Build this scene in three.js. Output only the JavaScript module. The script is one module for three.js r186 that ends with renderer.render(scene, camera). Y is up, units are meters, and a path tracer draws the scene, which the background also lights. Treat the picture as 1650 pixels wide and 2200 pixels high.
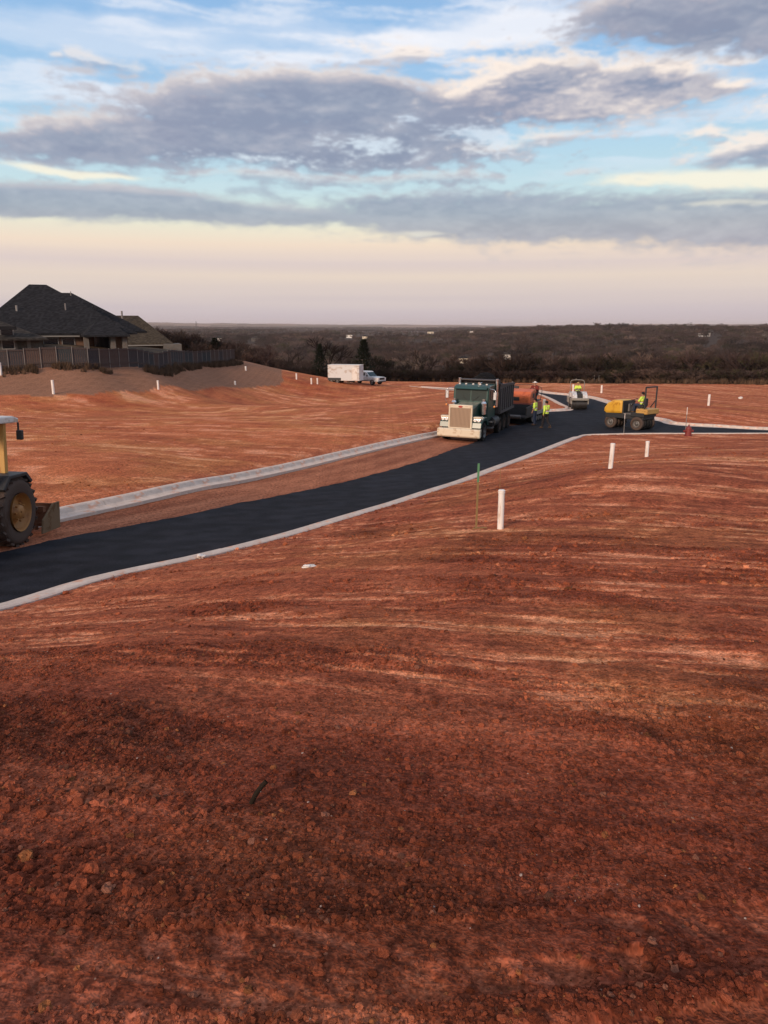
import * as THREE from 'three';
import { mergeGeometries } from 'three/addons/utils/BufferGeometryUtils.js';
import { RoundedBoxGeometry } from 'three/addons/geometries/RoundedBoxGeometry.js';
import { MarchingCubes } from 'three/addons/objects/MarchingCubes.js';

// ------------------------------------------------------------------ camera, sky, sun, exposure
const scene = new THREE.Scene();
const EYE = 1.65, PITCH = 13.6 * Math.PI / 180, FPX = 1654;      // eye height, downward tilt, focal length in photo pixels
const camera = new THREE.PerspectiveCamera(2 * Math.atan(1100 / FPX) * 180 / Math.PI, 0.75, 0.05, 30000);
camera.position.set(0, EYE, 0);
camera.rotation.set(-PITCH, 0, 0);
const renderer = new THREE.WebGLRenderer({ antialias: true });
renderer.setSize(768, 1024);
renderer.toneMapping = THREE.LinearToneMapping;
renderer.toneMappingExposure = 1.0;
renderer.shadowMap.enabled = true;

const sun = new THREE.DirectionalLight(new THREE.Color(1.0, 0.76, 0.56), 3.3);   // low evening sun behind the camera, veiled
const SUN_AZ = (180 - 32) * Math.PI / 180, SUN_EL = 21 * Math.PI / 180;          // measured from the view direction, to the left
sun.position.set(-Math.sin(SUN_AZ) * Math.cos(SUN_EL) * 200, Math.sin(SUN_EL) * 200, -Math.cos(SUN_AZ) * Math.cos(SUN_EL) * 200);
sun.castShadow = true; sun.shadow.radius = 20;
sun.shadow.mapSize.set(2048, 2048);
Object.assign(sun.shadow.camera, { left: -120, right: 120, top: 120, bottom: -120, near: 1, far: 600 });
scene.add(sun); scene.add(sun.target);

// ------------------------------------------------------------------ small maths
function rng(seed) { let s = seed >>> 0; return () => { s = (s + 0x6D2B79F5) >>> 0; let t = s; t = Math.imul(t ^ (t >>> 15), t | 1); t ^= t + Math.imul(t ^ (t >>> 7), t | 61); return ((t ^ (t >>> 14)) >>> 0) / 4294967296; }; }
const clamp = (v, a = 0, b = 1) => v < a ? a : v > b ? b : v;
const sstep = (a, b, v) => { const t = clamp((v - a) / (b - a)); return t * t * (3 - 2 * t); };
const lerp = (a, b, t) => a + (b - a) * t;
const mix3 = (a, b, t) => [lerp(a[0], b[0], t), lerp(a[1], b[1], t), lerp(a[2], b[2], t)];
const s2l = c => c <= 0.04045 ? c / 12.92 : Math.pow((c + 0.055) / 1.055, 2.4);
const srgb = (r, g, b) => [s2l(r / 255), s2l(g / 255), s2l(b / 255)];
const GRID = new Float32Array(65536); { const r = rng(77); for (let i = 0; i < 65536; i++) GRID[i] = r() * 2 - 1; }
function vn(x, y) {                                              // value noise, -1..1
  const xi = Math.floor(x), yi = Math.floor(y); let fx = x - xi, fy = y - yi;
  fx = fx * fx * fx * (fx * (fx * 6 - 15) + 10); fy = fy * fy * fy * (fy * (fy * 6 - 15) + 10);
  const a = (xi & 255), b = (xi + 1) & 255, c = (yi & 255) << 8, d = ((yi + 1) & 255) << 8;
  const p = GRID[a + c], q = GRID[b + c], r = GRID[a + d], s = GRID[b + d];
  return p + (q - p) * fx + (r - p + (p - q - r + s) * fx) * fy;
}
function fbm(x, y, o) { let v = 0, a = 0.5, t = 0; for (let i = 0; i < o; i++) { v += a * vn(x, y); t += a; a *= 0.5; const nx = x * 1.66 - y * 1.12 + 17.3; y = x * 1.12 + y * 1.66 + 9.1; x = nx; } return v / t; }
const CS = Math.cos(PITCH), SN = Math.sin(PITCH);
function ray(px, py) { const cx = (px - 825) / FPX, cy = (1100 - py) / FPX; return [cx, cy * CS - SN, cy * SN + CS]; }   // x, y, forward
function at(px, py, D) { const r = ray(px, py), k = D / r[2]; return [r[0] * k, D, EYE + r[1] * k]; }                    // photo pixel + forward distance -> x, D, y

// ------------------------------------------------------------------ sky: evening air with broken cloud decks (equirectangular)
{
  const W = 4096, Hh = 2048, data = new Float32Array(W * Hh * 4);
  const air = [[0, srgb(200, 186, 192)], [1.1, srgb(207, 194, 197)], [2.4, srgb(222, 207, 200)], [3.4, srgb(231, 214, 200)], [4.3, srgb(224, 208, 203)], [5.5, srgb(244, 224, 203)], [6.6, srgb(238, 233, 212)], [7.6, srgb(216, 232, 224)], [9, srgb(200, 226, 233)], [11.5, srgb(184, 218, 237)], [14.5, srgb(166, 204, 236)], [18, srgb(150, 192, 233)], [22, srgb(140, 182, 228)], [40, srgb(146, 188, 230)], [90, srgb(144, 184, 226)]];
  const airAt = el => { let i = 0; while (i < air.length - 2 && air[i + 1][0] < el) i++; const [a, ca] = air[i], [b, cb] = air[i + 1]; return mix3(ca, cb, clamp((el - a) / (b - a))); };
  const deg = 180 / Math.PI;
  const toSky = (px, py) => { const r = ray(px, py); return [Math.atan2(r[0], r[2]) * deg, Math.atan2(r[1], Math.hypot(r[0], r[2])) * deg]; };
  // each deck: soft lumps (photo x, y, half width, half height), joined; kind 0 grey deck, 1 lit cumulus, 2 thin white veil, 3 cream streak
  const decks = [
    [2, 0.45, 1.6, [[90, 60, 330, 46], [420, 120, 360, 40], [120, 200, 260, 22], [640, 60, 220, 30], [250, 215, 260, 16]]],
    [2, 0.95, 0.9, [[1060, 62, 190, 40], [920, 88, 150, 26], [1180, 52, 110, 36]]],
    [2, 0.6, 1.2, [[800, 112, 170, 26], [640, 130, 120, 22], [1540, 140, 140, 34], [470, 190, 160, 26]]],
    [1, 0.8, 1.3, [[860, 118, 110, 20], [1600, 132, 60, 16]]],
    [1, 0.55, 2.4, [[225, 155, 70, 18], [180, 128, 60, 12]]],
    [0, 1.0, 1.0, [[110, 315, 190, 34], [200, 290, 120, 34], [330, 300, 230, 42], [560, 262, 240, 62], [420, 215, 120, 34], [740, 268, 240, 74], [590, 178, 150, 26], [760, 196, 110, 26], [910, 262, 180, 58], [1030, 230, 110, 44], [620, 328, 220, 28], [900, 336, 210, 22]]],
    [1, 1.0, 1.0, [[1120, 165, 70, 44], [1210, 180, 130, 66], [1340, 190, 130, 50], [1460, 178, 120, 36], [1180, 225, 120, 34], [1560, 190, 60, 12], [1040, 200, 90, 30]]],
    [1, 0.7, 1.1, [[1180, 285, 90, 22], [1090, 320, 80, 18]]],
    [1, 0.9, 1.0, [[1610, 325, 80, 36], [1520, 278, 30, 10], [1690, 320, 80, 46]]],
    [0, 1.0, 0.3, [[60, 418, 180, 22], [170, 440, 260, 26], [400, 448, 260, 26], [620, 468, 190, 18], [20, 452, 120, 12], [280, 412, 150, 10]]],
    [0, 1.0, 0.3, [[820, 448, 140, 36], [1040, 452, 240, 48], [1280, 476, 300, 46], [1560, 470, 240, 50], [1040, 488, 210, 22], [1760, 470, 200, 52]]],
    [0, 0.5, 1.0, [[560, 412, 60, 9], [1260, 373, 40, 7], [880, 385, 240, 14], [560, 380, 160, 14], [1400, 392, 40, 8]]],
    [0, 1.05, 0.9, [[1480, 25, 200, 46], [1600, 35, 180, 50], [1380, 15, 100, 34], [1800, 30, 240, 60]]],
    [4, 0.85, 1.2, [[790, 318, 70, 20], [1000, 290, 60, 16], [1060, 300, 70, 24], [560, 342, 110, 9], [880, 262, 30, 8]]],
    [3, 0.85, 0.9, [[90, 366, 70, 9], [220, 379, 90, 8], [1450, 386, 200, 16], [1650, 388, 160, 18]]],
    [3, 0.5, 0.9, [[1560, 440, 90, 7], [900, 500, 70, 6]]],
  ].map(([kind, op, rough, l]) => ({ kind, op, rough, l: l.map(([x, y, w, h]) => { const [a, e] = toSky(x, y); return [a, e, w / 29, h / 29]; }) }));
  for (const d of decks) { d.a0 = 1e9; d.a1 = -1e9; d.e0 = 1e9; d.e1 = -1e9; for (const [a, e, w, h] of d.l) { d.a0 = Math.min(d.a0, a - w * 1.7); d.a1 = Math.max(d.a1, a + w * 1.7); d.e0 = Math.min(d.e0, e - h * 1.9); d.e1 = Math.max(d.e1, e + h * 1.9); } }
  function field(d, a, e) { let v = 0; for (const [x, y, w, h] of d.l) { const dx = (a - x) / w, dy = (e - y) / h, q = dx * dx + dy * dy; if (q < 3.2) v += Math.exp(-q * 1.25); } return v; }
  const greyDeck = [srgb(141, 152, 176), srgb(168, 176, 193)], litTop = srgb(255, 240, 228), mauve = srgb(176, 168, 186), litMid = srgb(214, 200, 204), veil = srgb(250, 250, 255), cream = srgb(255, 248, 226);
  for (let j = 0; j < Hh; j++) {
    const el = ((j + 0.5) / Hh - 0.5) * 180;
    const base = airAt(Math.max(el, 0)), cy = Math.sin(el / deg), ch = Math.cos(el / deg);
    for (let i = 0; i < W; i++) {
      const k = (j * W + i) * 4; let c = base;
      if (el <= 0) { data[k] = 0.34; data[k + 1] = 0.26; data[k + 2] = 0.24; data[k + 3] = 1; continue; }
      const th = ((i + 0.5) / W - 0.5) * 2 * Math.PI, dx = Math.cos(th) * ch, dz = Math.sin(th) * ch;
      let az = Math.atan2(dx, -dz) * deg;
      // faint horizontal bands in the low air
      if (el < 9) { const b = vn(az * 0.03 + 5, el * 1.5) * 0.6 + vn(az * 0.05, el * 3.1 + 9) * 0.4; const m = 1 + 0.06 * b * (1 - el / 9); c = [c[0] * m, c[1] * m, c[2] * (1 + (m - 1) * 0.3)]; }
      const inside = 1 - sstep(30, 38, Math.abs(az)), insideTop = 1 - sstep(19.5, 25, el), win = inside * insideTop;
      if (win > 0.001) {
        const wx = fbm(az * 0.2 + 3, el * 0.5 + 7, 3), wy = fbm(az * 0.2 + 31, el * 0.5 + 57, 3);
        const n1 = fbm(az * 0.30 + wx * 0.5, el * 1.0 + wy * 0.6, 7), n2 = fbm(az * 0.9 + 40 + wx * 0.8, el * 2.7 + 11 + wy, 6), n3 = fbm(az * 2.2 + 7 + n1, el * 7.5 + 3 + n2 * 0.8, 4);
        const streak = fbm(az * 0.13 + 80, el * 1.5 + wy * 0.8 + az * 0.03, 6);
        // high thin cirrus over the blue
        { const t = sstep(-0.05, 0.62, streak + 0.3 * n1 + 0.12 * n3 + 0.06) * sstep(8, 12.5, el) * 0.55 * win; c = mix3(c, [0.84, 0.88, 0.96], t); }
        for (const d of decks) {
          if (az < d.a0 || az > d.a1 || el < d.e0 || el > d.e1) continue;
          const A = az + (wx * 1.1 + 0.25 * n2) * d.rough, E = el + (wy * 0.35 + 0.12 * n2) * d.rough;
          const f = field(d, A, E); if (f < 0.02) continue;
          if (d.kind === 2) { const t = sstep(0.05, 1.25, f + 0.6 * streak + 0.25 * n1 + 0.1 * n3) * d.op * win; c = mix3(c, veil, t * 0.85); continue; }
          if (d.kind === 4) { const t = sstep(0.1, 1.25, f + 0.7 * n2 + 0.6 * n3) * d.op * win; c = mix3(c, mix3(base, veil, 0.5), t); continue; }
          if (d.kind === 3) { const t = sstep(0.15, 1.0, f + 0.35 * n1 + 0.3 * n2) * d.op * win; c = mix3(c, cream, t); continue; }
          const fu = field(d, A - 0.3, E + 0.5), wisp = (0.42 * n1 + 0.42 * n2 + 0.24 * n3 + 0.15 * streak) * lerp(0.5, 1.1, sstep(8, 10, el));
          const dens = f * (0.95 + 0.35 * n2) + wisp * (1.15 - 0.35 * Math.min(f, 1.6)), densUp = fu * (0.95 + 0.35 * n2) + wisp * 0.7;
          const t = sstep(0.08, 1.08, dens) * d.op * win; if (t <= 0.002) continue;
          let col = mix3(greyDeck[0], greyDeck[1], clamp(0.35 + 0.7 * n1 + 0.5 * n2 + 0.25 * n3));
          col = mix3(col, mauve, clamp(0.35 + 0.8 * wx) * sstep(9, 12, el) * 0.18);
          const rim = clamp((1.05 - densUp) * 1.1) * clamp((f - fu) * 2.4 + 0.1);
          const lit = clamp(rim * (d.kind === 1 ? 1.7 : 0.85) + (d.kind === 1 ? 0.26 + 0.5 * n1 + 0.3 * n2 + 0.2 * n3 : 0.1 * n1 + 0.14 * n2) - (1 - sstep(8.5, 11, el)) * 0.5);
          col = mix3(col, mix3(litMid, litTop, clamp(lit * 1.3)), lit);
          col = mix3(col, base, 0.2 * (1 - sstep(7, 11, el)));
          c = mix3(c, col, t * 0.97);
        }
      }
      if (win < 0.999) {                                         // unseen broken decks all round and overhead, made paler and greyer to light the ground
        const g = 1 / (cy + 0.10), u = dx * g, v = dz * g;
        const n = fbm(u * 0.9 + 20, v * 0.9 + 4, 5), m = fbm(u * 3.1, v * 3.1 + 8, 3);
        const t = sstep(-0.16, 0.26, n + 0.22 * m) * (1 - win) * sstep(3.5, 8, el);
        let col = mix3(greyDeck[0], greyDeck[1], clamp(0.6 + m)); col = mix3(col, litMid, clamp(0.85 - (n - 0.05) * 1.6)); c = mix3(c, col, t * 0.9);
        c = mix3(c, [0.86, 0.9, 0.97], 0.75 * (1 - win) * sstep(-0.3, 0.45, fbm(u * 0.5 + 70, v * 1.4, 4)) * sstep(6, 12, el));
      }
      data[k] = c[0]; data[k + 1] = c[1]; data[k + 2] = c[2]; data[k + 3] = 1;
    }
  }
  const sky = new THREE.DataTexture(data, W, Hh, THREE.RGBAFormat, THREE.FloatType);
  sky.mapping = THREE.EquirectangularReflectionMapping; sky.magFilter = THREE.LinearFilter; sky.minFilter = THREE.LinearFilter; sky.needsUpdate = true;
  scene.background = sky; scene.environment = sky;
}

// ------------------------------------------------------------------ terrain height: a smooth sheet through measured points
const PTS = [[0, 1300, 10.5], [200, 1240, 12], [430, 1195, 13.7], [640, 1140, 16.4], [860, 1075, 20.8], [1000, 1030, 25.8], [1120, 985, 32.5], [1245, 937, 42],
  [145, 1100, 18.6], [500, 1025, 25.7], [930, 935, 43], [30, 1158, 15.4], [1400, 932, 43], [1650, 931, 43.5], [1400, 905, 53], [1650, 920, 50],
  [1225, 878, 62], [1260, 850, 78], [1100, 838, 92], [1150, 843, 84], [985, 944, 43], [1172, 918, 48], [1355, 920, 49], [1250, 878, 62],
  [1075, 1132, 13.5], [1310, 1008, 19.6], [1388, 980, 26], [1522, 870, 68], [1600, 1100, 14.5], [1640, 1000, 21],
  [768, 823, 137], [900, 840, 105], [800, 870, 75], [600, 870, 66], [400, 900, 46], [700, 950, 37], [100, 950, 32], [300, 1000, 25.5], [0, 1000, 24.5],
  [0, 852, 57], [200, 845, 61], [400, 835, 76], [600, 828, 97], [10, 800, 63], [200, 793, 66], [400, 785, 88], [530, 781, 103], [590, 792, 108], [300, 789, 71.5], [365, 787, 79], [300, 841, 66], [500, 832, 86], [460, 783, 95],
  [640, 808, 165], [900, 815, 170], [1300, 822, 150], [1650, 828, 125], [0, 740, 85], [280, 750, 95], [450, 765, 115], [1460, 850, 88], [1280, 835, 108], [1650, 880, 64]]
  .map(p => at(...p)).concat([[0, 0, 0], [-3, 0, 0.05], [3, 0, 0.05], [0, -4, 0.3], [-6, -2, 0.2], [6, -2, 0.3], [0, 3, -0.42], [-1.5, 6, -0.95], [2.5, 6, -0.85], [6, 6, -0.75], [-5, 5, -0.9], [10, 8, -0.9], [-10, 0, -0.3], [12, 0, 0.2]]);
const warp = (x, D) => { D = Math.max(D, -6); return [clamp(x / (D + 12), -0.85, 0.85), Math.log(D + 12)]; };
const Q = PTS.map(p => warp(p[0], p[1])), NQ = Q.length;
const phi = r2 => r2 > 1e-12 ? r2 * Math.log(r2) : 0;
const TPS = (() => {
  const n = NQ + 3, A = [];
  for (let i = 0; i < NQ; i++) { const r = new Float64Array(n + 1); for (let j = 0; j < NQ; j++) r[j] = phi((Q[i][0] - Q[j][0]) ** 2 + (Q[i][1] - Q[j][1]) ** 2) + (i === j ? 1.2e-3 : 0); r[NQ] = 1; r[NQ + 1] = Q[i][0]; r[NQ + 2] = Q[i][1]; r[n] = PTS[i][2]; A.push(r); }
  for (let k = 0; k < 3; k++) { const r = new Float64Array(n + 1); for (let j = 0; j < NQ; j++) r[j] = k === 0 ? 1 : Q[j][k - 1]; A.push(r); }
  for (let c = 0; c < n; c++) { let p = c; for (let r = c + 1; r < n; r++) if (Math.abs(A[r][c]) > Math.abs(A[p][c])) p = r; [A[c], A[p]] = [A[p], A[c]]; for (let r = 0; r < n; r++) if (r !== c) { const f = A[r][c] / A[c][c]; if (f) for (let k = c; k <= n; k++) A[r][k] -= f * A[c][k]; } }
  return A.map((r, i) => r[n] / r[i]);
})();
const FAR = [[150, -9.3], [175, -11], [200, -15], [235, -21], [280, -25], [420, -28], [800, -26], [1500, -22.5], [2600, -21], [4500, -22], [6000, -18], [8200, 12], [9500, 24], [12000, 10], [20000, -20]];
function farY(r, x) { let i = 0; while (i < FAR.length - 2 && FAR[i + 1][0] < r) i++; const [a, p] = FAR[i], [b, q] = FAR[i + 1], t = clamp((r - a) / (b - a)); let y = lerp(p, q, t * t * (3 - 2 * t)); if (r > 250) { const w = sstep(250, 900, r); y += w * (fbm(x * 0.0021 + 9, r * 0.0011, 3) * Math.min(9, r * 0.006)); } if (r > 600) y += 13 * sstep(600, 1500, r) * sstep(0.04, 0.28, x / r) * (1 - sstep(5000, 8000, r)) + 3 * fbm(x * 0.008, r * 0.003, 3) * sstep(600, 1200, r); if (r > 5000) y += sstep(5000, 8200, r) * (26 * fbm(x * 0.0006 + 3, 7, 4) - x * 0.004 - 2); return y; }
function H(x, D) {
  const r = Math.hypot(x, Math.max(D, 0)); let y = 0;
  const w = D > 0 ? sstep(140, 205, D + Math.max(0, Math.abs(x) * 0.2 - 12)) : sstep(60, 160, Math.hypot(x, D));
  if (w < 1) { const q = warp(x, D); y = TPS[NQ] + TPS[NQ + 1] * q[0] + TPS[NQ + 2] * q[1]; for (let i = 0; i < NQ; i++) { const a = q[0] - Q[i][0], b = q[1] - Q[i][1], r2 = a * a + b * b; if (r2 > 1e-12) y += TPS[i] * r2 * Math.log(r2); } }
  if (w > 0) y = lerp(y, D > 0 ? farY(r, x) : 0.3, w);
  return y;
}
function hit(px, py) {                                           // the terrain point behind a photo pixel
  const r = ray(px, py); let d0 = 0.8; const g = d => EYE + r[1] / r[2] * d - H(r[0] / r[2] * d, d);
  let d1 = d0; while (g(d1) > 0 && d1 < 3000) { d0 = d1; d1 *= 1.02; }
  for (let i = 0; i < 30; i++) { const m = (d0 + d1) / 2; if (g(m) > 0) d0 = m; else d1 = m; }
  return [r[0] / r[2] * d1, d1];
}

// ------------------------------------------------------------------ kerb lines and road outline, as plan polylines (x, D)
function curve(list, n) { const c = new THREE.CatmullRomCurve3(list.map(([x, D]) => new THREE.Vector3(x, 0, D)), false, 'centripetal'); return c.getSpacedPoints(n).map(v => [v.x, v.z]); }
const px = l => l.map(([a, b]) => hit(a, b));
const RK = curve([[-9.2, 4.2], [-7.4, 7.4], ...px([[0, 1303], [200, 1243], [430, 1193], [640, 1140], [860, 1075], [1000, 1030], [1120, 985], [1200, 954], [1236, 940], [1256, 934.5]]), [12.4, 43], [14, 43.2], [16.5, 43.3], [21.8, 43.5], [28, 44.2], [40, 46]], 150);
const LK = curve([[-18, 1.5], [-14, 9], ...px([[0, 1124], [145, 1094], [300, 1062], [500, 1023], [700, 981], [930, 931]]), [5.6, 50], [9.0, 56.4], [12.4, 60.3], [14.3, 61.4], [15.1, 63.2], ...px([[1205, 868], [1150, 844]]), [15.2, 91], [11, 104], [4, 122]], 170);
const FK = curve([[42, 55.5], [33, 53], ...px([[1650, 920], [1550, 914.5], [1450, 908.5]]), [19.8, 54.2], [18.9, 57], [19.6, 62], ...px([[1310, 863], [1260, 851], [1180, 843]]), [17.6, 97], [12, 112], [6, 127]], 150);
const corridor = [...RK.slice().reverse(), ...LK, ...FK.slice().reverse()];
function inPoly(p, x, y) { let c = false; for (let i = 0, j = p.length - 1; i < p.length; j = i++) { const a = p[i], b = p[j]; if ((a[1] > y) !== (b[1] > y) && x < (b[0] - a[0]) * (y - a[1]) / (b[1] - a[1]) + a[0]) c = !c; } return c; }
function distLine(p, x, y) { let m = 1e9; for (let i = 1; i < p.length; i++) { const ax = p[i - 1][0], ay = p[i - 1][1], bx = p[i][0] - ax, by = p[i][1] - ay, t = clamp(((x - ax) * bx + (y - ay) * by) / (bx * bx + by * by + 1e-12)); const dx = x - ax - bx * t, dy = y - ay - by * t; m = Math.min(m, dx * dx + dy * dy); } return Math.sqrt(m); }
const ROADDROP = 0.11;
const roadY = (x, D) => H(x, D) - ROADDROP;

// embankment below the garden fence
const BANKFOOT = [[-75, 44], [-40, 52], ...px([[0, 853], [100, 851], [200, 847], [300, 843], [400, 837], [500, 832], [600, 828.5], [608, 820], [604, 800]]), [-15, 118]];
const bankPoly = [...BANKFOOT, [-40, 125], [-120, 125], [-120, 40]];

// ------------------------------------------------------------------ soil: what lies where (plan position -> colour, roughness of the surface)
const SOIL = [[0.095, 0.0245, 0.0135], [0.205, 0.050, 0.0255], [0.38, 0.101, 0.047], [0.56, 0.17, 0.07], [0.77, 0.275, 0.125]];
function ramp(q) { q = clamp(q, 0, 0.999) * 4; const i = Math.floor(q); return mix3(SOIL[i], SOIL[i + 1], q - i); }
function grade(x, D) {                                           // direction in which the blade and wheels ran
  const left = sstep(1.5, -2.5, x - (D - 43) * 0.42 - 2.7);
  const s = lerp(D * 0.98 + x * 0.24 + 0.012 * x * x * sstep(0, 10, x) + 1.2 * vn(x * 0.09, D * 0.09 + 4), D * 0.9 - x * 0.22 + 1.6 * vn(x * 0.06 + 8, D * 0.06), left);
  const t = lerp(x - 0.12 * D, x * 0.95 + 0.3 * D, left);
  return [s, t, left];
}
function soil(x, D, r) {
  const [s, t, left] = grade(x, D);
  const big = fbm(x * 0.12 + 3, D * 0.12, 3), mid = fbm(x * 0.7 + 11, D * 0.7 + 5, 3), fine = fbm(x * 5 + 3, D * 5, 3);
  const k = 1 / (0.55 + 0.022 * r);
  const st1 = fbm(s * 2.3 * k, t * 0.3 * k + 20, 3), st2 = fbm(s * 7.5 * k + 31, t * 0.75 * k, 3), st3 = fbm(s * 19 * k + 5, t * 2.4 * k + 60, 2);
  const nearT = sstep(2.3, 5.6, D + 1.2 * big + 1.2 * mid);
  const patch = sstep(-0.25, 0.3, fbm(x * 0.33 + 90, s * 0.6 + 12, 3) + 0.25 * nearT);      // where the blade passed and left streaks
  const rub = sstep(-0.02, 0.32, fbm(x * 0.6 + 50, s * 1.3 + 9, 3) - 0.3 * st1 * patch + 0.14 * mid + 0.10 - 0.12 * nearT);
  let q = 0.18 + 0.345 * nearT + 0.11 * sstep(16, 30, D + 8 * big);  // near soil darker: damp rough clay, plus slope shade and vignette put into colour
  q = lerp(q, 0.74, left * sstep(12, 20, D));
  q = lerp(q, 0.70, sstep(40, 60, D + 6 * big) * (1 - left));
  q += 0.09 * big + 0.06 * mid + 0.05 * fine + lerp(0.35, 1, patch * (0.55 + 0.45 * nearT)) * (0.16 * st1 + (0.1 + 0.12 * nearT) * st2 + 0.15 * nearT * st3);
  const smear = sstep(0.12, 0.4, st1 * 0.42 + st2 * 0.62 + 0.3 * st3 + 0.14 * mid + 0.08 * fine) * lerp(0.25, 1, patch);
  q += 0.23 * smear * (1 - 0.5 * rub) - 0.11 * rub * (1 - smear) * (0.6 + 0.4 * nearT);
  let c = ramp(q);
  c = mix3(c, [c[0] * 1.0 + 0.02, c[1] * 1.2 + 0.008, c[2] * 1.5 + 0.01], smear * 0.55);          // smeared clay is paler and pinker
  const och = sstep(0.1, 0.5, fbm(x * 0.4 + 71, s * 0.5 + 33, 3) + 0.2 * left); c = mix3(c, [c[0] * 0.97, c[1] * 1.16, c[2] * 1.0], och * 0.6);
  const brn = sstep(0.0, 0.4, fbm(x * 0.8 + 271, D * 0.9 + 233, 3)) * (1 - nearT); c = mix3(c, [c[0] * 0.82, c[1] * 1.08, c[2] * 1.1], brn * 0.8);
  const red = sstep(0.15, 0.5, fbm(x * 0.09 + 171, D * 0.2 + 133, 3)) * sstep(26, 60, D); c = mix3(c, [c[0] * 0.86, c[1] * 0.68, c[2] * 0.64], red * 0.7);
  if (r < 5) { const lg = Math.abs(trackA(x, D)) < 0.24 ? lugAt(x, D) : 0, tb = Math.abs(trackB(x, D)) < 0.18 && x > 0 ? 0.8 * sstep(-0.3, 0.2, vn(x * 3, D * 9)) : 0, w = Math.max(lg, tb); c = mix3(c, [0.29 + 0.06 * mid, 0.083 + 0.02 * mid, 0.043], w * 0.8); if (w > 0.5) return [c, rub * 0.2, smear, st2]; }   // pressed, smeared clay in the tread marks
  return [c, rub, smear, st2];
}
const trackA = (x, D) => D - (2.02 + 0.05 * x + 0.03 * vn(x * 0.8, 3)), trackB = (x, D) => D - (1.52 + 0.11 * x + 0.02 * vn(x * 0.7, 9));
const cellOf = r => Math.max(0.0022 * r, 0.7 * Math.min(r * r * 0.0024 / (1.65 + 0.13 * r), 0.0085 * r));
function lugAt(x, D) { const v = trackA(x, D), a = Math.abs(v), row = v > 0 ? 1 : 0, u = ((x + row * 0.11 + v * 0.35) / 0.22) % 1, uu = (u + 1) % 1, wob = 0.3 * vn(x * 9, D * 9) + 0.3 * vn(x * 31, D * 31); return sstep(0.06, 0.14, uu + wob * 0.2) * (1 - sstep(0.58, 0.68, uu + wob * 0.3)) * sstep(0.012, 0.04, a) * (1 - sstep(0.14, 0.18, a + wob * 0.03)) * sstep(-0.45, -0.1, vn(x * 1.7 + 3, D * 2 + row * 9)); }
function relief(x, D, r, so) {                                   // clods, lumps and ruts that the mesh is fine enough to carry
  const cell = cellOf(r), rub = so[1], [s, t] = grade(x, D); let y = 0;
  const oct = (w, a, X, Y, o) => { const f = sstep(2.2, 4.5, w / cell); if (f > 0) y += a * f * vn(X / w + o, Y / w + o * 1.7); };
  oct(3.2, 0.035, x, D, 3); oct(1.1, 0.018, x, s, 7); oct(0.42, 0.008 + 0.016 * rub, x, D, 13);
  oct(0.17, 0.003 + 0.014 * rub, x, D, 23); oct(0.075, 0.002 + 0.011 * rub, x, D, 31); oct(0.036, 0.001 + 0.0065 * rub, x, D, 43); oct(0.02, 0.0008 + 0.0042 * rub, x, D, 53); oct(0.011, 0.0005 + 0.0022 * rub, x, D, 63);
  const rut = vn(s * 3.6 + 77, t * 0.22), lip = 1 - Math.abs(vn(s * 1.7 + 7, t * 0.16 + 3)) * 6; y += 0.010 * rut * sstep(2, 5, 0.24 / cell) + 0.022 * Math.max(0, lip) * sstep(2, 4, 0.2 / cell) * (0.5 + 0.5 * vn(t * 0.7, s * 0.3)) - 0.012 * so[2];
  if (r < 5) {
    const a = Math.abs(trackA(x, D)), inA = 1 - sstep(0.17, 0.23, a);
    if (inA > 0) { const lug = lugAt(x, D); y = lerp(y, y * 0.55 - 0.004, inA * 0.8); y = lerp(y, y * 0.3 - 0.016 + 0.004 * vn(x * 6, D * 6), lug * inA * 0.9); } y += 0.012 * (sstep(0.17, 0.2, a) * (1 - sstep(0.2, 0.26, a))) * (0.6 + 0.6 * vn(x * 8, D * 8));
    const b = Math.abs(trackB(x, D)), inB = (1 - sstep(0.15, 0.2, b)) * sstep(-0.5, 0.6, x); y = lerp(y, y * 0.2 - 0.012, inB) + 0.012 * sstep(0.13, 0.2, b) * (1 - sstep(0.2, 0.32, b)) * sstep(-0.2, 0.6, x) * (0.7 + 0.5 * vn(x * 9, D * 9));
  }
  return y;
}

// ------------------------------------------------------------------ tiled fine textures
function pn(x, y, p, o) { const xi = Math.floor(x), yi = Math.floor(y); let fx = x - xi, fy = y - yi; fx = fx * fx * (3 - 2 * fx); fy = fy * fy * (3 - 2 * fy); const a = ((xi % p) + p) % p, b = (a + 1) % p, c = ((yi % p) + p) % p, d = (c + 1) % p; const g = (i, j) => GRID[((i + o * 7) & 255) + (((j + o * 13) & 255) << 8)]; return lerp(lerp(g(a, c), g(b, c), fx), lerp(g(a, d), g(b, d), fx), fy); }
function tile(n, fn, isColor) {
  const d = new Uint8Array(n * n * 4);
  for (let j = 0; j < n; j++) for (let i = 0; i < n; i++) { const v = fn(i / n, j / n), k = (j * n + i) * 4; if (Array.isArray(v)) { d[k] = v[0] * 255; d[k + 1] = v[1] * 255; d[k + 2] = v[2] * 255; } else d[k] = d[k + 1] = d[k + 2] = clamp(v) * 255; d[k + 3] = 255; }
  const t = new THREE.DataTexture(d, n, n); t.wrapS = t.wrapT = THREE.RepeatWrapping; t.magFilter = THREE.LinearFilter; t.minFilter = THREE.LinearMipmapLinearFilter; t.generateMipmaps = true; if (isColor) t.colorSpace = THREE.SRGBColorSpace; t.needsUpdate = true; return t;
}
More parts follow.
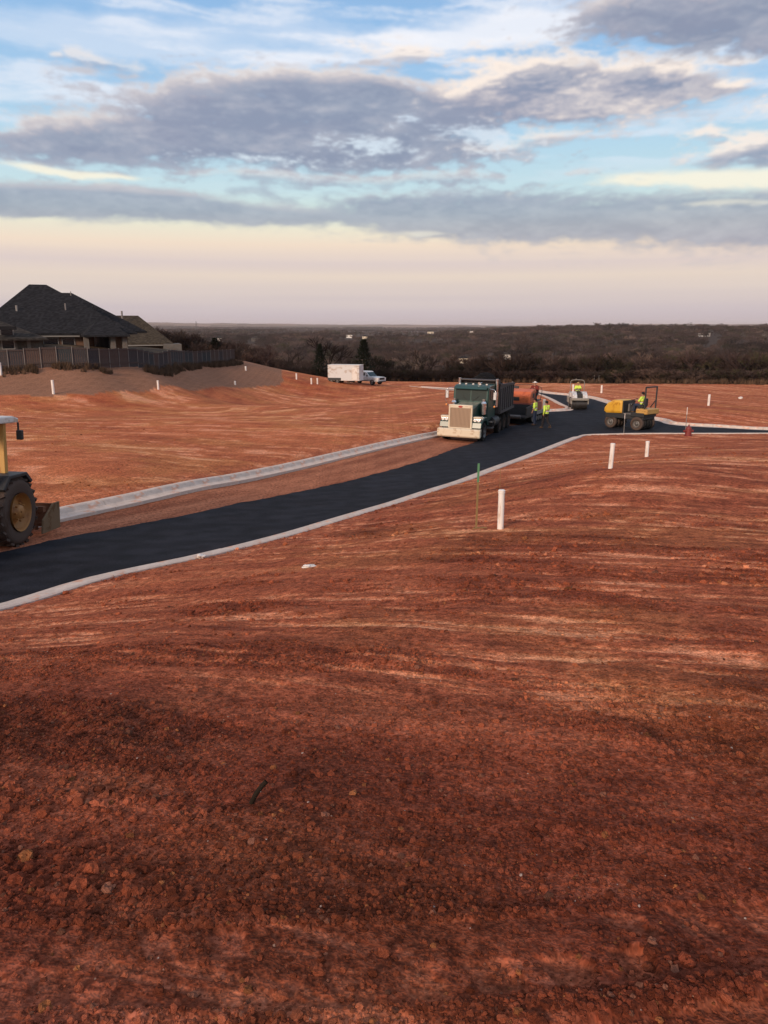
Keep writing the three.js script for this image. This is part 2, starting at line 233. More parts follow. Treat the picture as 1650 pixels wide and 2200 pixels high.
const grainV = (u, v) => 0.5 + 0.26 * pn(u * 24, v * 24, 24, 1) + 0.24 * pn(u * 61, v * 61, 61, 2) + 0.26 * pn(u * 130, v * 130, 130, 3) + 0.2 * pn(u * 250, v * 250, 250, 4);
const soilTex = tile(1024, (u, v) => { const g = grainV(u, v), h = pn(u * 90, v * 90, 90, 6), b = clamp(0.74 + 0.46 * (g - 0.5) + 0.06 * h, 0, 1); return [b, clamp(b * (1 + 0.05 * h)), clamp(b * (1 + 0.08 * h))]; }, true);
const soilBump = tile(1024, grainV);
const grimeTex = tile(512, (u, v) => { const a = 0.5 + 0.5 * (0.5 * pn(u * 5, v * 5, 5, 8) + 0.3 * pn(u * 14, v * 14, 14, 9) + 0.2 * pn(u * 50, v * 50, 50, 10)); const d = sstep(0.5, 0.8, a); return [1 - 0.16 * d, 1 - 0.24 * d, 1 - 0.3 * d]; }, true);
const concTex = tile(512, (u, v) => { const a = pn(u * 9, v * 9, 9, 11) * 0.5 + pn(u * 33, v * 33, 33, 12) * 0.3 + pn(u * 120, v * 120, 120, 13) * 0.3, d = sstep(0.25, 0.8, pn(u * 6, v * 6, 6, 14) + 0.5 * pn(u * 22, v * 22, 22, 15)); const b = 0.9 + 0.09 * a; return [b, b * (1 - 0.14 * d), b * (1 - 0.2 * d)]; }, true);
const asphTex = tile(1024, (u, v) => { const b = 0.72 + 0.12 * pn(u * 7, v * 7, 7, 16) + 0.12 * pn(u * 180, v * 180, 180, 17) + 0.16 * pn(u * 250, v * 250, 250, 18); return [b, b, b]; }, true);
const asphBump = tile(512, (u, v) => 0.5 + 0.3 * pn(u * 120, v * 120, 120, 19) + 0.3 * pn(u * 250, v * 250, 250, 20));
const shingleTex = tile(512, (u, v) => { const row = Math.floor(v * 32), off = (row % 2) * 0.5, t = GRID[((Math.floor(u * 20 + off) % 20) + row * 31) & 65535], e = (v * 32) % 1; const b = 0.8 + 0.14 * t - (e < 0.12 ? 0.1 : 0) + 0.06 * pn(u * 90, v * 90, 90, 21); return [b, b, b]; }, true);

// ------------------------------------------------------------------ materials
function mat(rgb, rough = 0.8, extra = {}) { const m = rough >= 0.84 ? new THREE.MeshPhysicalMaterial({ roughness: rough, metalness: 0, specularIntensity: 0.15, ...extra }) : new THREE.MeshStandardMaterial({ roughness: rough, metalness: 0, ...extra }); m.color.setRGB(...rgb); return m; }
const paint = (rgb, rough = 0.42) => mat(rgb, rough, { map: grimeTex });
const M = {
  soil: mat([1, 1, 1], 0.97, { vertexColors: true, map: soilTex, bumpMap: soilBump, bumpScale: 0.007 }),
  base: mat([1, 1, 1], 0.95, { vertexColors: true, map: soilTex, bumpMap: soilBump, bumpScale: 0.004 }),
  asphalt: mat([0.032, 0.033, 0.043], 0.86, { vertexColors: true, map: asphTex, bumpMap: asphBump, bumpScale: 0.003 }),
  concrete: mat([0.72, 0.585, 0.50], 0.9, { map: concTex }),
  clod: mat([1, 1, 1], 0.97, { map: soilTex }),
  green: paint([0.012, 0.055, 0.048], 0.3), cream: paint([0.62, 0.53, 0.40], 0.5), chrome: mat([0.72, 0.72, 0.72], 0.22, { metalness: 1 }),
  dark: mat([0.02, 0.02, 0.022], 0.6, { map: grimeTex }), steel: mat([0.16, 0.15, 0.145], 0.55, { metalness: 0.4, map: grimeTex }), rust: mat([0.16, 0.075, 0.045], 0.85, { map: grimeTex }),
  rubber: mat([0.024, 0.022, 0.021], 0.9, { map: grimeTex }), dusty: mat([0.085, 0.06, 0.05], 0.95, { map: grimeTex }), glass: new THREE.MeshPhysicalMaterial({ color: new THREE.Color(0.028, 0.04, 0.038), roughness: 0.22, specularIntensity: 0.55 }), bed: mat([0.055, 0.045, 0.045], 0.7, { map: grimeTex }),
  grille: mat([0.34, 0.24, 0.17], 0.4, { metalness: 0.3 }), load: mat([0.022, 0.02, 0.02], 0.95, { map: soilTex, bumpMap: soilBump, bumpScale: 0.05 }),
  orange: paint([0.52, 0.115, 0.035], 0.5), yellow: paint([0.62, 0.33, 0.03], 0.42), oldYellow: paint([0.48, 0.27, 0.07], 0.5), rimYellow: mat([0.32, 0.14, 0.035], 0.6, { map: grimeTex }), white: paint([0.56, 0.56, 0.56], 0.4), offWhite: paint([0.66, 0.62, 0.58], 0.55),
  red: mat([0.35, 0.03, 0.025], 0.5), amber: mat([0.8, 0.28, 0.06], 0.35), lens: mat([0.75, 0.72, 0.68], 0.15), paverRed: paint([0.30, 0.07, 0.04], 0.6),
  drum: mat([0.045, 0.042, 0.042], 0.45, { metalness: 0.5, map: grimeTex }), greyBar: mat([0.24, 0.22, 0.19], 0.6, { map: grimeTex }),
  sideplate: mat([0.17, 0.115, 0.07], 0.85, { map: grimeTex }),
  pvc: mat([0.74, 0.69, 0.65], 0.5, { map: grimeTex }), stakeGreen: mat([0.10, 0.25, 0.12], 0.8), stakeWood: mat([0.26, 0.17, 0.075], 0.9), hydrant: mat([0.17, 0.022, 0.018], 0.6),
  roofDark: mat([0.032, 0.031, 0.034], 0.95, { map: shingleTex }), roofBrown: mat([0.085, 0.066, 0.048], 0.95, { map: shingleTex }), roofGrey: mat([0.065, 0.056, 0.05], 0.95, { map: shingleTex }),
  brick: mat([0.20, 0.115, 0.08], 0.92, { map: concTex }), stucco: mat([0.17, 0.15, 0.135], 0.92, { map: concTex }), trim: mat([0.22, 0.2, 0.185], 0.8), pane: mat([0.012, 0.013, 0.016], 0.12), porch: mat([0.05, 0.042, 0.038], 0.95),
  fenceA: mat([0.052, 0.048, 0.052], 0.95, { map: grimeTex }), fenceB: mat([0.075, 0.056, 0.052], 0.95, { map: grimeTex }), fenceC: mat([0.045, 0.05, 0.055], 0.95, { map: grimeTex }), fencePost: mat([0.17, 0.15, 0.14], 0.8),
  bark: mat([0.066, 0.046, 0.04], 0.97), barkPale: mat([0.13, 0.098, 0.08], 0.97), twig: mat([0.06, 0.039, 0.034], 0.97), cedar: mat([0.014, 0.02, 0.011], 0.97), weeds: mat([0.12, 0.08, 0.055], 0.97),
  skin: mat([0.42, 0.22, 0.15], 0.6), hivis: mat([0.58, 0.76, 0.09], 0.8), tape: mat([0.62, 0.62, 0.56], 0.5), denim: mat([0.035, 0.045, 0.075], 0.9), darkCloth: mat([0.025, 0.022, 0.024], 0.9), khaki: mat([0.10, 0.08, 0.06], 0.9), strawHat: mat([0.42, 0.26, 0.12], 0.9), hair: mat([0.02, 0.014, 0.01], 0.9), boot: mat([0.07, 0.045, 0.03], 0.85), shirtRed: mat([0.16, 0.03, 0.025], 0.9), eye: mat([0.03, 0.02, 0.02], 0.3),
};

// ------------------------------------------------------------------ scene helpers
const used = {};
function numbered(n) { used[n] = (used[n] || 0) + 1; return used[n] === 1 ? n : `${n}_${String(used[n] - 1).padStart(3, '0')}`; }
function plain(g) { let q = g.index ? g.toNonIndexed() : g; for (const a of Object.keys(q.attributes)) if (!['position', 'normal', 'uv'].includes(a)) q.deleteAttribute(a); if (!q.attributes.uv) q.setAttribute('uv', new THREE.BufferAttribute(new Float32Array(q.attributes.position.count * 2), 2)); if (!q.attributes.normal) q.computeVertexNormals(); return q; }
function part(name, geos, m, parent) {
  const list = (Array.isArray(geos) ? geos : [geos]).map(plain), o = new THREE.Mesh(list.length > 1 ? mergeGeometries(list) : list[0], m);
  o.castShadow = o.receiveShadow = true;
  if (parent) { o.name = name; parent.add(o); } else { o.name = numbered(name); scene.add(o); }
  return o;
}
function tag(o, label, category, group, kind) { if (label) o.userData.label = label; if (category) o.userData.category = category; if (group) o.userData.group = group; if (kind) o.userData.kind = kind; return o; }
function thing(name, label, category, group) { const g = new THREE.Group(); g.name = numbered(name); scene.add(g); return tag(g, label, category, group); }
function copyOf(o, label, group) { const c = o.clone(); c.name = numbered(o.name.replace(/_\d{3}$/, '')); c.userData = { ...o.userData }; if (label) c.userData.label = label; if (group) c.userData.group = group; scene.add(c); return c; }
const struct = (o) => { o.userData.kind = 'structure'; return o; };
function stand(o, x, D, headingDeg = 0, yFn = H, span = 1) {     // heading: 0 = straight away from the viewer, clockwise
  const h = headingDeg * Math.PI / 180, y = yFn(x, D), e = span;
  const up = new THREE.Vector3(-(yFn(x + e, D) - yFn(x - e, D)) / (2 * e), 1, (yFn(x, D + e) - yFn(x, D - e)) / (2 * e)).normalize();
  let f = new THREE.Vector3(Math.sin(h), 0, -Math.cos(h)); f.sub(up.clone().multiplyScalar(f.dot(up))).normalize();
  o.quaternion.setFromRotationMatrix(new THREE.Matrix4().makeBasis(up.clone().cross(f), up, f)); o.position.set(x, y, -D); return o;
}
function upright(o, x, D, headingDeg = 0, yFn = H) { o.position.set(x, yFn(x, D), -D); o.rotation.y = Math.PI - headingDeg * Math.PI / 180; return o; }
// shapes in a vehicle's own frame: +z forward, +y up, x across
const mv = (g, x, y, z) => g.translate(x, y, z);
const box = (w, h, d, x = 0, y = 0, z = 0, r = 0) => mv(r > 0 ? new RoundedBoxGeometry(w, h, d, 2, Math.min(r, w / 2.05, h / 2.05, d / 2.05)) : new THREE.BoxGeometry(w, h, d), x, y, z);
const cylY = (r0, r1, h, x = 0, y = 0, z = 0, n = 20) => mv(new THREE.CylinderGeometry(r1, r0, h, n), x, y, z);
const cylX = (r, w, x = 0, y = 0, z = 0, n = 28) => mv(new THREE.CylinderGeometry(r, r, w, n).rotateZ(Math.PI / 2), x, y, z);
const cylZ = (r, w, x = 0, y = 0, z = 0, n = 20) => mv(new THREE.CylinderGeometry(r, r, w, n).rotateX(Math.PI / 2), x, y, z);
const pipe = (pts, r, n = 8, seg = 0) => new THREE.TubeGeometry(pts.length === 2 ? new THREE.LineCurve3(new THREE.Vector3(...pts[0]), new THREE.Vector3(...pts[1])) : new THREE.CatmullRomCurve3(pts.map(p => new THREE.Vector3(...p))), seg || Math.max(1, (pts.length - 1) * 6), r, n);
function side(pts, x0, x1, bevel = 0.02) { const s = new THREE.Shape(pts.map(([z, y]) => new THREE.Vector2(z, y))); const g = new THREE.ExtrudeGeometry(s, { depth: Math.abs(x1 - x0) - 2 * bevel, bevelEnabled: bevel > 0, bevelSize: bevel, bevelThickness: bevel, bevelSegments: 2, bevelOffset: -bevel }); g.translate(0, 0, bevel); g.rotateY(-Math.PI / 2); g.translate(Math.max(x0, x1), 0, 0); return g; }   // profile in (z, y), run across x
function tyre(r, w, x, y, z, lug = 0) {                          // a tyre with shoulders and, if asked, lugs
  const p = [[r * 0.56, -w * 0.42], [r * 0.62, -w * 0.5], [r * 0.84, -w * 0.52], [r * 0.95, -w * 0.46], [r, -w * 0.3], [r, w * 0.3], [r * 0.95, w * 0.46], [r * 0.84, w * 0.52], [r * 0.62, w * 0.5], [r * 0.56, w * 0.42]].map(([a, b]) => new THREE.Vector2(a, b));
  const list = [plain(new THREE.LatheGeometry(p, 40).rotateZ(Math.PI / 2))];
  for (let k = 0; k < lug; k++) for (const s of [-1, 1]) { const g = new THREE.BoxGeometry(w * 0.56, r * 0.07, r * 0.11); g.rotateY(s * 0.55); g.translate(s * w * 0.24, r * 1.005, 0); g.rotateX((k + (s > 0 ? 0.5 : 0)) / lug * Math.PI * 2); list.push(plain(g)); }
  return mv(mergeGeometries(list), x, y, z);
}
function rimShape(r, w, x, y, z, out) { const p = [[0.02, 0.05], [r * 0.35, 0.05], [r * 0.42, -0.04], [r * 0.8, -0.08], [r * 0.93, 0.02], [r, 0.06]].map(([a, b]) => new THREE.Vector2(a, b * (w / 0.3))); const g = new THREE.LatheGeometry(p, 32).rotateZ(-Math.PI / 2); if (out < 0) g.rotateY(Math.PI); return mv(g, x + out * w * 0.36, y, z); }
function wheel(parent, r, w, x, y, z, out, lug, tm, rm) { const g = part('wheel', cylX(r * 0.2, w * 0.7, x, y, z, 12), M.dark, parent); part('tyre', tyre(r, w, x, y, z, lug), tm, g); const rg = [rimShape(r * 0.58, w, x, y, z, out)]; for (let k = 0; k < 8; k++) { const a = k / 8 * 6.283; rg.push(cylX(r * 0.03, 0.05, x + out * (w * 0.36 + 0.05), y + Math.cos(a) * r * 0.26, z + Math.sin(a) * r * 0.26, 6)); } part('rim', rg, rm, g); return g; }

// ------------------------------------------------------------------ ground: one sheet, finest where it is seen closest
{
  const cols = [], rows = [];
  for (let i = 0; i <= 520; i++) cols.push((-31 + 62 * i / 520) * Math.PI / 180);
  for (let i = 1; i < 80; i++) cols.push((31 + 298 * i / 80) * Math.PI / 180);
  for (let r = 1.15; r < 178;) { rows.push(r); r += Math.min(r * r * 0.0024 / (1.65 + 0.13 * r), 0.0085 * r); } rows.push(178);
  for (let i = 1; i <= 60; i++) rows.push(178 * Math.pow(19000 / 178, i / 60));
  const nc = cols.length, nr = rows.length, n = nc * nr + 1, pos = new Float32Array(n * 3), col = new Float32Array(n * 3), uv = new Float32Array(n * 2);
  const BANK = [0.27, 0.13, 0.078], YARD = [0.15, 0.1, 0.06], WOOD = [0.06, 0.042, 0.033], FIELD = [[0.17, 0.115, 0.08], [0.30, 0.20, 0.15], [0.11, 0.085, 0.055]];
  for (let j = 0; j < nr; j++) for (let i = 0; i < nc; i++) {
    const r = rows[j], a = cols[i], x = r * Math.sin(a), D = r * Math.cos(a), k = j * nc + i; let y = H(x, D), c;
    const inView = Math.abs(a) < 0.56 && r < 200;
    if (inView || r < 200) {
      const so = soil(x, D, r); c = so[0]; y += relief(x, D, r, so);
      if (x > -20 && x < 44 && D > 0 && D < 130 && inPoly(corridor, x, D)) { y = H(x, D) - 0.42; }
      else if (x > -20 && x < 44 && D > 2 && D < 130) { const d = Math.min(distLine(LK, x, D), distLine(RK, x, D), distLine(FK, x, D)); if (d < 1.6) { const w = 1 - sstep(0.5, 1.6, d); y -= 0.3 * (1 - sstep(0.12, 0.22, d)); if (d > 0.2) y = lerp(y, H(x, D) + 0.012 * vn(x * 5, D * 5), w) - 0.01 * w; c = mix3(c, [0.33, 0.105, 0.06], 0.4 * w * (0.5 + 0.5 * vn(x * 2, D * 2))); } }
      if (x < -8 && D > 36 && D < 130) {
        const e = 0.5 * vn(x * 0.25, D * 0.25) + 0.3 * vn(x * 1.7, D * 1.7);
        if (inPoly(bankPoly, x, D + e)) {
          const b = 0.5 + 0.5 * fbm(x * 0.8, D * 0.8, 3); c = mix3(BANK, [0.33, 0.16, 0.098], b);
          const cr = sstep(0.25, 0.5, fbm(x * 0.3 + 4, D * 1.1, 3)); c = mix3(c, [0.28, 0.12, 0.07], cr * 0.35);
          const yardLine = D - (63.5 + Math.max(0, (x + 26) * 9)); if (x < -24 ? D > 69 + vn(x, D) : D > 114) c = mix3(YARD, WOOD, 0.5 + 0.5 * vn(x * 0.6, D * 0.6));
        }
      }
      const wd = sstep(0, 10, D - 0.12 * Math.abs(x) - 164 + 5 * vn(x * 0.1, D * 0.1) + (x > 10 ? (x - 10) * 0.82 : 0) + (x < -12 ? (-12 - x) * 0.4 : 0)); if (wd > 0 && D > 60) c = mix3(c, mix3(WOOD, [0.14, 0.09, 0.055], 0.5 + 0.5 * vn(x * 0.4, D * 0.4)), wd);
    } else {
      const f = fbm(x * 0.002 + 4, D * 0.004, 3), fi = Math.floor((0.5 + 0.5 * vn(Math.floor(x / 320) * 3.7, Math.floor(D / 500) * 5.3)) * 2.999);
      c = mix3(WOOD, FIELD[fi], r > 6400 ? 1 : sstep(0.2, 0.5, f) * 0.4);
    }
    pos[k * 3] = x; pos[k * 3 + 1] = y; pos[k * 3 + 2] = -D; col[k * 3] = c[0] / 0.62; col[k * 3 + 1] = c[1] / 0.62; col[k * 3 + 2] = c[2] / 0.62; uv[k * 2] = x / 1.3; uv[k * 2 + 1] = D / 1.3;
  }
  const last = nc * nr; pos[last * 3 + 1] = H(0, 0); col.set([0.2, 0.05, 0.03], last * 3);
  const idx = new Uint32Array((nc * (nr - 1) * 2 + nc) * 3); let p = 0;
  for (let j = 0; j < nr - 1; j++) for (let i = 0; i < nc; i++) { const b = (i + 1) % nc, q = j * nc + i, w = j * nc + b, e = q + nc, f = w + nc; idx[p++] = q; idx[p++] = w; idx[p++] = e; idx[p++] = w; idx[p++] = f; idx[p++] = e; }
  for (let i = 0; i < nc; i++) { idx[p++] = last; idx[p++] = (i + 1) % nc; idx[p++] = i; }
  const g = new THREE.BufferGeometry(); g.setAttribute('position', new THREE.BufferAttribute(pos, 3)); g.setAttribute('color', new THREE.BufferAttribute(col, 3)); g.setAttribute('uv', new THREE.BufferAttribute(uv, 2)); g.setIndex(new THREE.BufferAttribute(idx, 1)); g.computeVertexNormals();
  const o = new THREE.Mesh(g, M.soil); o.name = 'ground'; o.receiveShadow = o.castShadow = true; scene.add(o); struct(o); tag(o, 'bare red clay building ground with graded streaks and clods', 'ground');
}

// ------------------------------------------------------------------ road: asphalt mat, unpaved lane base, kerbs
function sheet(name, rowsOf, m, yFn, uvScale, colorFn) {          // rows of (x, D) points -> surface
  const pos = [], uv = [], idx = [], col = []; let base = 0;
  for (const R of rowsOf) { const w = R[0].length; R.forEach(r => r.forEach(([x, D]) => { pos.push(x, yFn(x, D), -D); uv.push(x / uvScale, D / uvScale); if (colorFn) col.push(...colorFn(x, D)); })); for (let j = 0; j < R.length - 1; j++) for (let i = 0; i < w - 1; i++) { const a = base + j * w + i; const A = R[j][i], B = R[j][i + 1], C = R[j + 1][i]; if ((B[0] - A[0]) * (C[1] - A[1]) - (B[1] - A[1]) * (C[0] - A[0]) > 0) idx.push(a, a + 1, a + w, a + 1, a + w + 1, a + w); else idx.push(a, a + w, a + 1, a + 1, a + w, a + w + 1); } base += R.length * w; }
  const g = new THREE.BufferGeometry(); g.setAttribute('position', new THREE.Float32BufferAttribute(pos, 3)); g.setAttribute('uv', new THREE.Float32BufferAttribute(uv, 2)); if (colorFn) g.setAttribute('color', new THREE.Float32BufferAttribute(col, 3)); g.setIndex(idx); g.computeVertexNormals();
  
  const o = new THREE.Mesh(g, m); o.name = numbered(name); o.receiveShadow = o.castShadow = true; scene.add(o); return struct(o);
}
function sub(line, i0, i1, n) { const s = line.slice(i0, i1 + 1), L = [0]; for (let i = 1; i < s.length; i++) L.push(L[i - 1] + Math.hypot(s[i][0] - s[i - 1][0], s[i][1] - s[i - 1][1])); const out = []; let k = 1; for (let j = 0; j <= n; j++) { const d = L[L.length - 1] * j / n; while (k < L.length - 1 && L[k] < d) k++; const t = clamp((d - L[k - 1]) / (L[k] - L[k - 1] || 1)); out.push([lerp(s[k - 1][0], s[k][0], t), lerp(s[k - 1][1], s[k][1], t)]); } return out; }
const nearest = (line, x, D) => { let b = 0, m = 1e9; line.forEach(([a, c], i) => { const d = (a - x) ** 2 + (c - D) ** 2; if (d < m) { m = d; b = i; } }); return b; };
const cornerR = nearest(RK, ...hit(1250, 936)), cornerL = nearest(LK, 15, 62.3), cornerF = nearest(FK, 19.2, 56);
const lineL = sub(LK, 0, cornerL, 220);
const edgePx = px([[0, 1174], [150, 1142], [350, 1107], [640, 1049], [860, 998], [960, 966], [1010, 949]]);
const edgeLine = curve([[-16, -1], [-11.8, 7.5], ...edgePx, [6.2, 45.5], [8.0, 49.8]], 160);
// main leg: across from the left kerb to the right kerb; beyond the right corner to the far side of the side road
const rightMain = [...sub(RK, 0, cornerR, 170), ...sub([RK[cornerR], FK[cornerF]], 0, 1, 50).slice(1)];
const fracs = lineL.map((p, i) => { const q = rightMain[i]; let f = 0; if (p[1] < 53.2) { let best = 1e9; for (let k = 0; k <= 100; k++) { const t = k / 100, d = distLine(edgeLine, lerp(p[0], q[0], t), lerp(p[1], q[1], t)); if (d < best) { best = d; f = t; } } } return f; });
const rim = (i) => { const p = lineL[i], q = rightMain[i], w = Math.hypot(q[0] - p[0], q[1] - p[1]); return [0.28 / w, i > 170 ? 1 : 1 - 0.22 / w]; };
const rowAt = (i, f0, f1, n) => Array.from({ length: n + 1 }, (_, k) => { const t = lerp(f0, f1, k / n); return [lerp(lineL[i][0], rightMain[i][0], t), lerp(lineL[i][1], rightMain[i][1], t)]; });
const mainRows = [], baseRows = [], NR = lineL.length;
for (let i = 0; i < NR; i++) { const [a, b] = rim(i), wob = 0.004 * vn(i * 0.9, 3) + 0.006 * vn(i * 0.23, 8); const e = fracs[i] > 0.02 ? fracs[i] + wob : a; mainRows.push(rowAt(i, Math.max(a, e), b, 10)); if (fracs[i] > 0.02) baseRows.push(rowAt(i, a, e + 0.03, 14)); }
const farL = sub(LK, cornerL, LK.length - 1, 60), farF = sub(FK, cornerF, FK.length - 1, 60);
const farRows = farL.map((p, i) => Array.from({ length: 9 }, (_, k) => { const q = farF[i], w = Math.hypot(q[0] - p[0], q[1] - p[1]), t = lerp(0.28 / w, 1 - 0.22 / w, k / 8); return [lerp(p[0], q[0], t), lerp(p[1], q[1], t)]; }));
const sideN = sub(RK, cornerR, RK.length - 1, 60), sideF = sub(FK.slice(0, cornerF + 1).reverse(), 0, cornerF, 60);
const sideRows = sideN.map((p, i) => Array.from({ length: 9 }, (_, k) => { const q = sideF[i], w = Math.hypot(q[0] - p[0], q[1] - p[1]), t = lerp(0.22 / w, 1 - 0.25 / w, k / 8); return [lerp(p[0], q[0], t), lerp(p[1], q[1], t)]; }));
tag(sheet('asphalt_road', [mainRows, farRows, sideRows], M.asphalt, (x, D) => roadY(x, D) + 0.006 * vn(x * 0.5, D * 0.5), 2.2, (x, D) => { const e = distLine(RK, x, D), lane = distLine(edgeLine, x, D), n = fbm(x * 0.5, D * 0.5, 3), g = fbm(e * 2.4, D * 0.1, 2), du = sstep(0.15, 0.55, fbm(x * 1.3 + 9, D * 1.3, 4)) * (e < 0.7 || lane < 0.5 ? 0.5 : 0.12), v = 1 + 0.22 * n + 0.16 * g; return mix3([v, v, v], [3.6, 1.9, 1.4], du * 0.35); }), 'fresh black asphalt road winding through the red lots', 'road');
tag(sheet('road_base', [baseRows], M.base, (x, D) => { const [s] = [distLine(edgeLine, x, D)]; return roadY(x, D) - 0.055 + 0.014 * vn(s * 3.1, D * 0.08) + 0.008 * vn(x * 2.3, D * 2.3); }, 1.3, (x, D) => { const s = distLine(edgeLine, x, D), n = fbm(s * 2.2, D * 0.12 + x * 0.05, 3), m = fbm(x * 1.1, D * 1.1, 3); const c = mix3([0.26, 0.082, 0.042], [0.47, 0.175, 0.092], clamp(0.5 + 0.7 * n + 0.35 * m)); return [c[0] / 0.62, c[1] / 0.62, c[2] / 0.62]; }), 'unpaved reddish lane base between left kerb and asphalt', 'road base');
function kerb(name, line, sideSign, label, seg = 3.05) {          // poured kerb and gutter, joint after joint
  const root = thing(name, label, 'kerb'); struct(root);
  // profile: offset towards the road (+) and height over the terrain
  const prof = [[-0.24, -0.35], [-0.24, 0.03], [-0.21, 0.05], [-0.06, 0.052], [-0.02, 0.03], [0.06, -0.075], [0.12, -0.092], [0.42, -0.1], [0.42, -0.35]];
  let acc = 0, start = 0; const L = [0]; for (let i = 1; i < line.length; i++) L.push(L[i - 1] + Math.hypot(line[i][0] - line[i - 1][0], line[i][1] - line[i - 1][1]));
  const total = L[L.length - 1], P = d => { let k = 1; while (k < L.length - 1 && L[k] < d) k++; const t = clamp((d - L[k - 1]) / (L[k] - L[k - 1])); const a = line[k - 1], b = line[k], n = Math.hypot(b[0] - a[0], b[1] - a[1]); return [lerp(a[0], b[0], t), lerp(a[1], b[1], t), (b[1] - a[1]) / n * sideSign, -(b[0] - a[0]) / n * sideSign]; };
  const r = rng(5 + line.length);
  for (let d0 = 0; d0 < total - 0.5; d0 += seg) {
    const d1 = Math.min(total, d0 + seg) - 0.018, n = 6, pos = [], uv = [], idx = [], dy = (r() - 0.5) * 0.008;
    for (let j = 0; j <= n; j++) { const [x, D, nx, nD] = P(lerp(d0, d1, j / n)); const h0 = H(x, D); let u = 0; prof.forEach(([o, h], k) => { if (k) u += Math.hypot(o - prof[k - 1][0], h - prof[k - 1][1]); pos.push(x + nx * o, h0 + h + dy, -(D + nD * o)); uv.push(u * 0.9, (d0 + (d1 - d0) * j / n) * 0.6); }); }
    const w = prof.length; for (let j = 0; j < n; j++) for (let i = 0; i < w - 1; i++) { const a = j * w + i; idx.push(a, a + w, a + 1, a + 1, a + w, a + w + 1); }
    for (const e of [0, n]) for (let i = 1; i < w - 1; i++) idx.push(e * w, e * w + i, e * w + i + 1);
    const g = new THREE.BufferGeometry(); g.setAttribute('position', new THREE.Float32BufferAttribute(pos, 3)); g.setAttribute('uv', new THREE.Float32BufferAttribute(uv, 2)); g.setIndex(idx); const q = g.toNonIndexed(); q.computeVertexNormals(); part('kerb_segment', q, M.concrete, root);
  }
  return root;
}
kerb('kerb', RK, -1, 'pale concrete kerb between asphalt and near red lot');
kerb('kerb', LK, 1, 'pale concrete kerb and gutter beside unpaved lane');
kerb('kerb', FK, -1, 'pale concrete kerb on far side of the junction');

// ------------------------------------------------------------------ people
const each = (name, geos, m, parent) => geos.map(g => part(name, g, m, parent));
function capsules(list, k, lo, hi, res) {                        // smooth union of tapered capsules -> one surface
  const mc = new MarchingCubes(res, M.skin, false, false, 90000), sx = (hi[0] - lo[0]) / 2, sy = (hi[1] - lo[1]) / 2, sz = (hi[2] - lo[2]) / 2, ox = (hi[0] + lo[0]) / 2, oy = (hi[1] + lo[1]) / 2, oz = (hi[2] + lo[2]) / 2;
  mc.isolation = 0; const half = res / 2;
  for (let z = 0; z < res; z++) for (let y = 0; y < res; y++) for (let x = 0; x < res; x++) {
    const X = ox + sx * (x - half) / half, Y = oy + sy * (y - half) / half, Z = oz + sz * (z - half) / half; let d = 1e3;
    for (const [a, b, ra, rb] of list) { const bx = b[0] - a[0], by = b[1] - a[1], bz = b[2] - a[2], px_ = X - a[0], py_ = Y - a[1], pz_ = Z - a[2], t = clamp((px_ * bx + py_ * by + pz_ * bz) / (bx * bx + by * by + bz * bz + 1e-9)), ex = px_ - bx * t, ey = py_ - by * t, ez = pz_ - bz * t, q = Math.sqrt(ex * ex + ey * ey + ez * ez) - lerp(ra, rb, t); const h = clamp(0.5 + 0.5 * (d - q) / k); d = lerp(d, q, h) - k * h * (1 - h); }
    mc.field[x + y * res + z * res * res] = -d;
  }
  mc.update();
  const n = mc.count, p = new Float32Array(mc.positionArray.slice(0, n * 3)), g = new THREE.BufferGeometry(); for (let i = 0; i < n; i++) { p[i * 3] = p[i * 3] * sx + ox; p[i * 3 + 1] = p[i * 3 + 1] * sy + oy; p[i * 3 + 2] = p[i * 3 + 2] * sz + oz; }
  const nm = new Float32Array(mc.normalArray.slice(0, n * 3)); for (let i = 0; i < n; i++) { const a = nm[i * 3] / sx, b = nm[i * 3 + 1] / sy, c = nm[i * 3 + 2] / sz, l = Math.hypot(a, b, c) || 1; nm[i * 3] = a / l; nm[i * 3 + 1] = b / l; nm[i * 3 + 2] = c / l; }
  g.setAttribute('position', new THREE.BufferAttribute(p, 3)); g.setAttribute('normal', new THREE.BufferAttribute(nm, 3)); return plain(g);
}
const POSES = {
  stand: { hip: [0.09, 0.92, 0], knee: [[0.1, 0.5, 0.03], [0.1, 0.5, 0.0]], ankle: [[0.11, 0.09, -0.03], [0.11, 0.09, -0.02]], el: [[0.27, 1.15, -0.03], [0.27, 1.15, -0.02]], wr: [[0.26, 0.92, 0.08], [0.25, 0.93, 0.12]], base: 0 },
  walk: { hip: [0.09, 0.9, 0], knee: [[0.1, 0.5, 0.14], [0.1, 0.47, -0.06]], ankle: [[0.11, 0.1, 0.2], [0.1, 0.14, -0.3]], el: [[0.28, 1.13, -0.1], [0.27, 1.15, 0.06]], wr: [[0.26, 0.93, -0.02], [0.22, 0.98, 0.24]], base: -0.02 },
  sit: { hip: [0.09, 0.5, 0], knee: [[0.13, 0.52, 0.43], [0.13, 0.52, 0.43]], ankle: [[0.12, 0.1, 0.5], [0.12, 0.1, 0.5]], el: [[0.27, 0.78, 0.1], [0.27, 0.78, 0.1]], wr: [[0.17, 0.82, 0.36], [0.17, 0.82, 0.36]], base: -0.42 },
};
